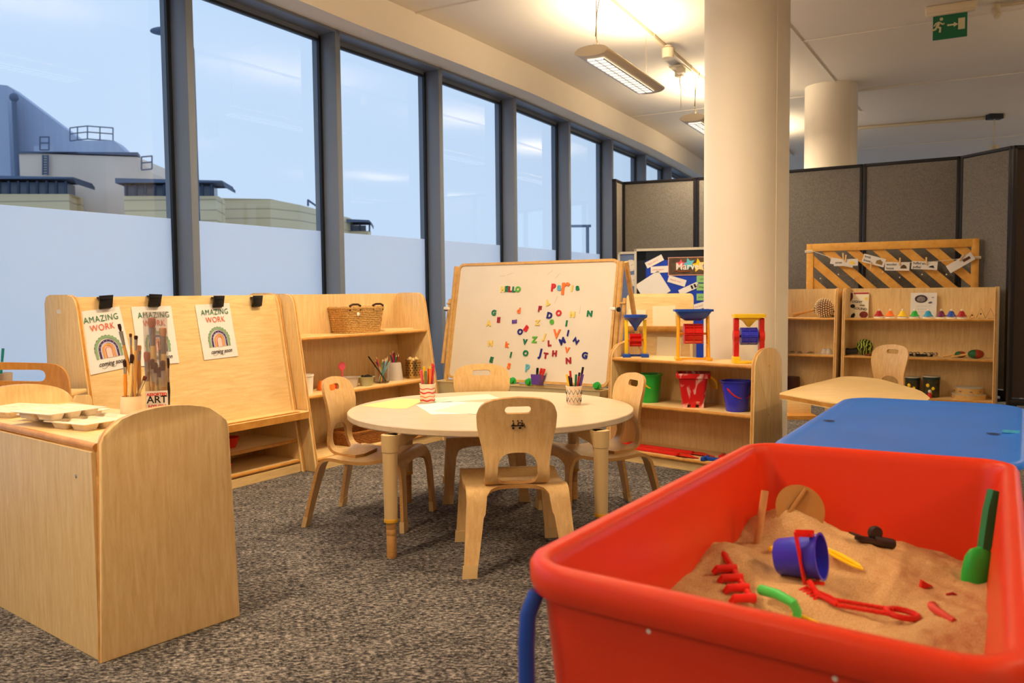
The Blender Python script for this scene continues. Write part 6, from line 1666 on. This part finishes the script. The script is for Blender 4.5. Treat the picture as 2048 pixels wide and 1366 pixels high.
# sand
SANDM = bpy.data.materials.new('fine play sand'); SANDM.use_nodes = True
_n = SANDM.node_tree; _b = _n.nodes['Principled BSDF']; _b.inputs['Roughness'].default_value = .95; _b.inputs['Specular IOR Level'].default_value = .1; _t = _n.nodes.new('ShaderNodeTexCoord'); _z = _n.nodes.new('ShaderNodeTexNoise'); _z.inputs['Scale'].default_value = 420; _c = _n.nodes.new('ShaderNodeValToRGB')
_c.color_ramp.elements[0].position = .3; _c.color_ramp.elements[0].color = L(176, 132, 86); _c.color_ramp.elements[1].position = .7; _c.color_ramp.elements[1].color = L(214, 172, 122)
_bp = _n.nodes.new('ShaderNodeBump'); _bp.inputs['Strength'].default_value = .5; _bp.inputs['Distance'].default_value = .001; _z2 = _n.nodes.new('ShaderNodeTexNoise'); _z2.inputs['Scale'].default_value = 60; _bp2 = _n.nodes.new('ShaderNodeBump'); _bp2.inputs['Strength'].default_value = .5; _bp2.inputs['Distance'].default_value = .004
for a_, b_ in ((_t.outputs['Object'], _z.inputs['Vector']), (_t.outputs['Object'], _z2.inputs['Vector']), (_z.outputs[0], _c.inputs[0]), (_c.outputs[0], _b.inputs['Base Color']), (_z.outputs[0], _bp.inputs['Height']), (_z2.outputs[0], _bp2.inputs['Height']), (_bp2.outputs[0], _bp.inputs['Normal']), (_bp.outputs[0], _b.inputs['Normal'])): _n.links.new(a_, b_)
from mathutils import noise as MN
FTi = (Matrix.Translation(FT.o) @ Matrix.Rotation(FT.a, 4, 'Z')).inverted()
def lt(px, py, z): return FTi @ atz(px, py, z)
HUMP = []
def hump(px, py, amp, rad): p = lt(px, py, .43); HUMP.append((p.x, p.y, amp, rad))
hump(1570, 1055, .070, .11); hump(1700, 1080, .035, .14); hump(1450, 1110, .03, .12); hump(1930, 1215, .03, .10); hump(1890, 1180, .012, .05); hump(1600, 1165, .02, .08); hump(1650, 1230, -.02, .10); hump(1500, 1190, -.015, .08); hump(1780, 1180, -.015, .08); hump(1850, 1260, .02, .08); hump(1740, 1290, .01, .1); hump(1600, 1020, .03, .1)
def sand_z(x, y):
    z = .425 - .055 * min(1, max(0, x / TWd * .6 + y / TLn * .6 - .15)) + .03 * max(0, 1 - y / .5) * min(1, x / .4)
    for hx, hy, am, rd in HUMP: z += am * math.exp(-((x - hx) ** 2 + (y - hy) ** 2) / (2 * (rd * .6) ** 2))
    z += .016 * MN.noise((x * 7, y * 7, 0)) + .006 * MN.noise((x * 19, y * 19, 3)) + .0025 * MN.noise((x * 55, y * 55, 1))
    return z
g = G(); nx, ny = 110, 180; o_ = .046
V = [[g.bm.verts.new((0, 0, 0)) for i in range(nx + 1)] for j in range(ny + 1)]
for j in range(ny + 1):
    for i in range(nx + 1):
        x = o_ + (TWd - 2 * o_) * i / nx; y = o_ + (TLn - 2 * o_) * j / ny
        # pull the corners in to follow the tub
        cx = min(max(x, o_ + .05), TWd - o_ - .05); cy = min(max(y, o_ + .05), TLn - o_ - .05)
        dx, dy = x - cx, y - cy; r_ = math.hypot(dx, dy)
        if dx and dy:
            mxd = max(abs(dx), abs(dy)); s_ = mxd / r_; x = cx + dx * s_; y = cy + dy * s_
        x, y = warp(x, y); V[j][i].co = (x, y, sand_z(x, y))
for j in range(ny):
    for i in range(nx): g.face([V[j][i], V[j][i + 1], V[j + 1][i + 1], V[j + 1][i]])
sd = g.build('sand', SANDM, angle=180); sd.location = FT.w(0, 0); sd.rotation_euler = (0, 0, FT.a); tag(sd, 'pale brown play sand heaped in the red sand tray', 'sand', kind='stuff')
def sandpt(px, py, dz=0.0):
    z = .43
    for _ in range(6):
        p = lt(px, py, z); z = sand_z(p.x, p.y) + dz
    return atz(px, py, z)
def seg_thing(name, label, cat, grp=None): return thing(name, label, cat, (0, 0, 0), 0, grp)
def at_thing(name, label, cat, p, M3=None):
    t = thing(name, label, cat); M = Matrix.Translation(p)
    if M3: M = M @ M3.to_4x4()
    t.matrix_world = M; return t
def aim(a, b, upv=(0, 0, 1)):
    """local x from a to b, z near upv"""
    x = (b - a).normalized(); z = Vector(upv); z = (z - x * z.dot(x)).normalized(); y = z.cross(x); return Matrix(((x.x, y.x, z.x), (x.y, y.y, z.y), (x.z, y.z, z.z)))
# blue bucket lying with red handle
a = sandpt(1560, 1122, .036); b = sandpt(1648, 1112, .044)
Yc = a.y
a = aty(1556, 1113, a.y + .03); b = aty(1644, 1113, a.y - .05)
M3 = aim(a, b, (0, -.12, 1)); Lb_ = (b - a).length
t = at_thing('toy_bucket', 'small deep blue bucket with red handle lying in the sand', 'toy bucket', a, M3)
Mx = Matrix.Rotation(PI / 2, 3, 'Y')
r0, r1 = .034, .045
g = G(); g.lathe([(0, 0), (r0, 0), (r0 + .003, .005), (r1, Lb_ - .003), (r1 + .003, Lb_), (r1 - .002, Lb_), (r0 - .003, .006), (0, .005)], seg=32, M=Mx); g.build('body', DBLUE, t)
g = G(); zz = r1 + .008
for A_, B_ in (((Lb_ - .008, -.004, zz - .004), (Lb_ - .030, -.040, zz + .010)), ((Lb_ - .030, -.040, zz + .012), (Lb_ - .030, -.044, -zz + .010)), ((Lb_ - .030, -.044, -zz + .012), (Lb_ - .004, -.014, -zz - .002))):
    A_ = Vector(A_); B_ = Vector(B_); g.box((A_ + B_) / 2, ((B_ - A_).length + .004, .005, .015), (B_ - A_).to_track_quat('X', 'Z').to_matrix(), bev=.002)
g.build('handle', RED, t)
g = G()
for s_ in (-1, 1): g.lathe([(0, 0), (.006, .001), (.006, .006), (0, .008)], (Lb_ - .012, -.01, s_ * (r1 + .0)), 12)
g.build('pivot', RED, t)
# green shovel standing at the right
a = sandpt(1952, 1160); hb = aty(1960, 1098, a.y + .012); tp = aty(1993, 982, a.y + .03)
M3 = aim(a, tp, (0, -1, 0)); Ls = (tp - a).length
t = at_thing('toy_scoop', 'green toy scoop standing upright in the sand at the right', 'toy scoop', a, M3)
hs = Ls * .36
g = G(); rr_ = []
for u, w_, dp in ((-.03, .028, .016), (.01, .034, .020), (hs * .6, .034, .020), (hs * .85, .027, .017), (hs, .010, .009)):
    rr_.append([Vector((u, w_ * math.cos(q), dp * math.sin(q))) for q in [2 * PI * k / 20 for k in range(20)]])
g.loft(rr_); g.build('scoop_body', GRN, t)
g = G(); pr = [(hs * .9, -.008)]
n = 12
for k in range(n + 1): pr.append((hs + (Ls * .78 - hs) * k / n, -.010 - (.003 if k % 2 else 0)))
pr += [(Ls * .80, -.018), (Ls, -.017), (Ls, .016), (Ls * .78, .015), (hs, .008), (hs * .9, .008)]
g.slab(pr, .022, lambda u, v, c: Vector((u, v, -.011 + c)), 0, 0, .003); g.build('handle', DGRN, t)
# red rake at the left
a = sandpt(1443, 1105, .018); b = sandpt(1506, 1205, .018)
M3 = aim(a, b); Lr = (b - a).length
t = at_thing('toy_rake', 'red toy rake with fat tines lying at the left of the sand', 'toy rake', a, M3)
g = G(); g.tube([(-.0, 0, .002), (.025, 0, .004), (.045, 0, .002)], [.006, .008, .007], 10); g.build('handle', RED, t)
g = G(); g.tube([(.04, 0, .004), (Lr, 0.0, .004)], .007, 10)
for k in range(4): x = Lr * (.42 + .19 * k); g.tube([(x, .006, .008), (x - .004, -.032, .006), (x - .006, -.040, -.004)], [.0088, .0088, .006], 10)
g.build('tines', RED, t)
# light green curved handle
a = sandpt(1524, 1180, .028); b = sandpt(1586, 1206, .026); c_ = sandpt(1594, 1228, .0)
t = at_thing('toy_spade', 'light green spade with bent handle sticking out of the sand', 'toy spade', a)
g = G(); g.tube([(0, 0, 0), (b - a) * .5 + Vector((0, 0, .004)), (b - a), (c_ - a) + Vector((0, 0, .006)), (c_ - a) + Vector((0, 0, -.02))], [.010, .0095, .009, .0085, .008], 12); g.sphere((0, 0, 0), .0100, 12); g.build('handle', mat('light green plastic', L(70, 196, 90), .3), t)
# long red rake with serrated handle
a = sandpt(1618, 1165, .012); b = sandpt(1672, 1205, .008); c_ = sandpt(1830, 1232, .008)
M3 = aim(b, c_); Lh = (c_ - b).length
t = at_thing('toy_rake', 'long red toy rake with serrated ring handle in the middle of the sand', 'toy rake', b, M3)
g = G()
for s_ in (-1, 1):
    g.tube([(Lh * .75 * k / 20, s_ * (.013 + (.002 if k % 2 else 0)), .0) for k in range(21)], .0045, 6)
g.tube([(Lh * .84 + .028 * math.cos(q), .022 * math.sin(q), .0) for q in [2 * PI * k / 24 for k in range(24)]], .006, 8, closed=True)
g.tube([(0, -.012, 0), (0, .012, 0)], .004, 8); g.build('handle', RED, t)
g = G(); ai = M3.inverted() @ (a - b)
g.tube([(0, -.012, 0), (-.02, .01, .002), (-.038, .016, .004)], .005, 8); g.tube([(0, .012, 0), (-.01, .02, .002), (-.035, .026, .006)], .005, 8)
dd = Vector((ai.x, ai.y, 0)).normalized(); pr_ = Vector((-dd.y, dd.x, 0))
for k in range(5):
    q = Vector((ai.x * .75, ai.y * .75, .004)) + dd * (k * .009 - .018) * 1.0
    g.tube([q, q + pr_ * .020 + Vector((0, 0, -.004)), q + pr_ * .026 + Vector((0, 0, -.012))], [.004, .0035, .0025], 6)
g.tube([(-.03, .014, .003), tuple(ai + Vector((0, 0, .002)))], .0055, 8); g.build('rake_head', RED, t)
# yellow spades
def ysp(label, pa_, pb_, w_, up_=.006, m=YEL):
    a = sandpt(*pa_, up_); b = sandpt(*pb_, up_); M3 = aim(a, b); Ln = (b - a).length
    t = at_thing('toy_spade', label, 'toy spade', a, M3)
    g = G(); pr = rounded([(0, -w_ * .35), (Ln * .35, -w_), (Ln * .8, -w_ * .8), (Ln, 0), (Ln * .8, w_ * .8), (Ln * .35, w_), (0, w_ * .35)], .006, 3)
    g.plate([pr], .003, lambda u, v, c: Vector((u, v, c + 8 * v * v)), step=.01); g.build('blade', m, t)
    g = G(); g.tube([(0, 0, .002), (Ln * .3, 0, .006), (Ln * .9, 0, .004)], [.005, .004, .0015], 8); g.build('rib', m, t)
ysp('yellow toy spade blade lying right of the small blue bucket', (1648, 1098), (1728, 1142), .014)
ysp('yellow toy spade partly buried behind the small blue bucket', (1540, 1100), (1610, 1078), .012, .012)
ysp('thin yellow spade edge beside the light green spade', (1585, 1232), (1664, 1262), .006, .003)
# tan tube and scoop at the back
a = sandpt(1516, 1075); b = aty(1530, 982, a.y + .01); 
t = at_thing('cardboard_tube', 'tan cardboard tube standing in the sand at the back left corner', 'tube', a, aim(a, b, (0, -1, 0)))
Lt = (b - a).length
g = G(); g.lathe([(.0085, -.03), (.0085, Lt), (.0070, Lt), (.0070, -.03)], seg=18, M=Matrix.Rotation(PI / 2, 3, 'Y')); g.build('tube', mat('tan cardboard', L(196, 142, 90), .8, var=.08, scale=50), t)
a = sandpt(1560, 1030, -.01); b = aty(1620, 982, a.y + .03)
t = at_thing('sand_spade', 'sand coloured round spade blade standing behind the sand hump', 'toy spade', a)
cc = aty(1596, 1022, sandpt(1600, 1046).y + .022); 
g = G(); w_ = .058; h_ = .062
Mp = planeM(Vector((0, 0, 0)), (1, -.1, .25), (0, .35, 1)); off = cc - a
pr = [(w_ * math.cos(q) * (1.0 if math.cos(q) > 0 else .9), h_ * math.sin(q)) for q in [2 * PI * k / 28 for k in range(28)]]
g.plate([pr], .004, lambda u, v, c: off + (Mp.to_3x3() @ Vector((u, v, c + 5 * u * u))), step=.015); g.build('blade', mat('tan plastic', L(172, 122, 62), .45), t)
g = G(); g.tube([off + Mp.to_3x3() @ Vector((-.045, -.02, .01)), off + Mp.to_3x3() @ Vector((.03, .045, .012))], .005, 8); g.build('rib', mat('tan plastic', L(172, 122, 62), .45), t)
# black toy wheel axle
a = sandpt(1712, 1075, .012); b = sandpt(1785, 1090, .010)
t = at_thing('toy_truck_part', 'black toy digger half buried near the back wall of the tray', 'toy', a, aim(a, b)); Lk = (b - a).length
BK2 = mat('dusty black plastic', L(44, 36, 34), .45)
g = G(); g.box((Lk * .3, 0, .0), (Lk * .55, .022, .012), bev=.003); g.tube([(Lk * .45, 0, .002), (Lk, 0, .002)], .012, 12); g.box((.0, 0, .006), (.02, .03, .004)); g.build('body', BK2, t)
g = G(); g.lathe([(0, -.007), (.015, -.007), (.017, 0), (.015, .007), (0, .007)], (Lk * .5, .004, .018), 18, 0, Matrix.Rotation(PI / 2, 3, 'X')); g.build('wheel', BK2, t)
# pink ring half and red shards
a = sandpt(1868, 1205, .004); b = sandpt(1908, 1238, .002)
t = at_thing('toy_ring', 'dull red curved toy handle half buried at the right of the sand', 'toy', a); d = b - a
pr_ = Vector((-d.y, d.x, 0)).normalized()
g = G(); g.tube([d * k / 8 + pr_ * (-.018 * math.sin(PI * k / 8)) + Vector((0, 0, .008 * math.sin(PI * k / 8) - .004)) for k in range(9)], [.006 + .0015 * math.sin(PI * k / 8) for k in range(9)], 10); g.build('ring', mat('dusty red plastic', L(206, 70, 58), .4), t)
a = sandpt(1853, 1175, .003)
t = at_thing('toy_shard', 'small red triangular toy corner poking out of the sand', 'toy', a)
g = G(); g.slab([(-.012, -.004), (.014, .002), (-.008, .014)], .01, lambda u, v, c: Vector((u, c, v)), 0, 0); g.build('corner', RED, t)
a = sandpt(1892, 1190, .001); t = at_thing('toy_shard', 'tiny dark red toy tip poking out right of the red corner', 'toy', a)
g = G(); g.tube([(0, 0, 0), (.012, -.002, .004), (.022, -.002, -.002)], .003, 6); g.build('tip', DRED, t)
a = sandpt(1985, 1150, .002); t = at_thing('toy_block', 'small dark red block beside the green scoop against the tray wall', 'toy', a)
g = G(); g.box((0, 0, 0), (.03, .02, .012), bev=.002); g.build('block', mat('brown red plastic', L(120, 40, 34), .4), t)

# ------------------------------------------------------------------ blue covered tray behind
TBZ = .58
t = thing('covered_play_tray', 'blue lidded play tray on legs just behind the red sand tray', 'play tray', (.67, 2.272, 0), R(-30.8))
BW2, BL2 = .60, 1.24
BLL = mat('scuffed blue lid plastic', L(40, 112, 216), .33, var=.07, scale=5)
g = G()
def r2(off, z, r_): return [Vector((a, b, z)) for a, b in rrect(off, off, BW2 - off, BL2 - off, r_, 10)]
g.loft([r2(.01, TBZ - .022, .11), r2(0, TBZ - .018, .12), r2(0, TBZ - .008, .12), r2(.004, TBZ - .003, .118), r2(.014, TBZ, .11), r2(.03, TBZ - .001, .1), r2(.04, TBZ - .003, .09)]); g.build('lid', BLL, t, angle=50)
g = G(); g.loft([r2(.08, .34, .09), r2(.05, TBZ - .024, .1)]); g.build('tub', BLUE, t, angle=50)
for px, py in ((1658, 841), (1986, 867)):
    p = (Matrix.Translation((.67, 2.272, 0)) @ Matrix.Rotation(R(-30.8), 4, 'Z')).inverted() @ atz(px, py, TBZ)
    g = G(); g.lathe([(0, -.001), (.018, 0), (0, .0006)], (p.x, p.y, TBZ + .0004), 20, sy=.6); g.build('finger_hole', mat('dark blue hole', L(10, 22, 50), .6), t)
p = (Matrix.Translation((.67, 2.272, 0)) @ Matrix.Rotation(R(-30.8), 4, 'Z')).inverted() @ atz(2022, 863, TBZ)
g = G(); g.box((p.x, p.y, TBZ - .0005), (.045, .05, .002)); g.build('tape_patch', mat('teal tape', L(52, 150, 200), .35), t)
for (x, y) in ((.08, .1), (BW2 - .08, .1), (.08, BL2 - .1), (BW2 - .08, BL2 - .1)): g = G(); g.cyl((x, y, 0), (x, y, .40), .014); g.build('leg', BLT, t)
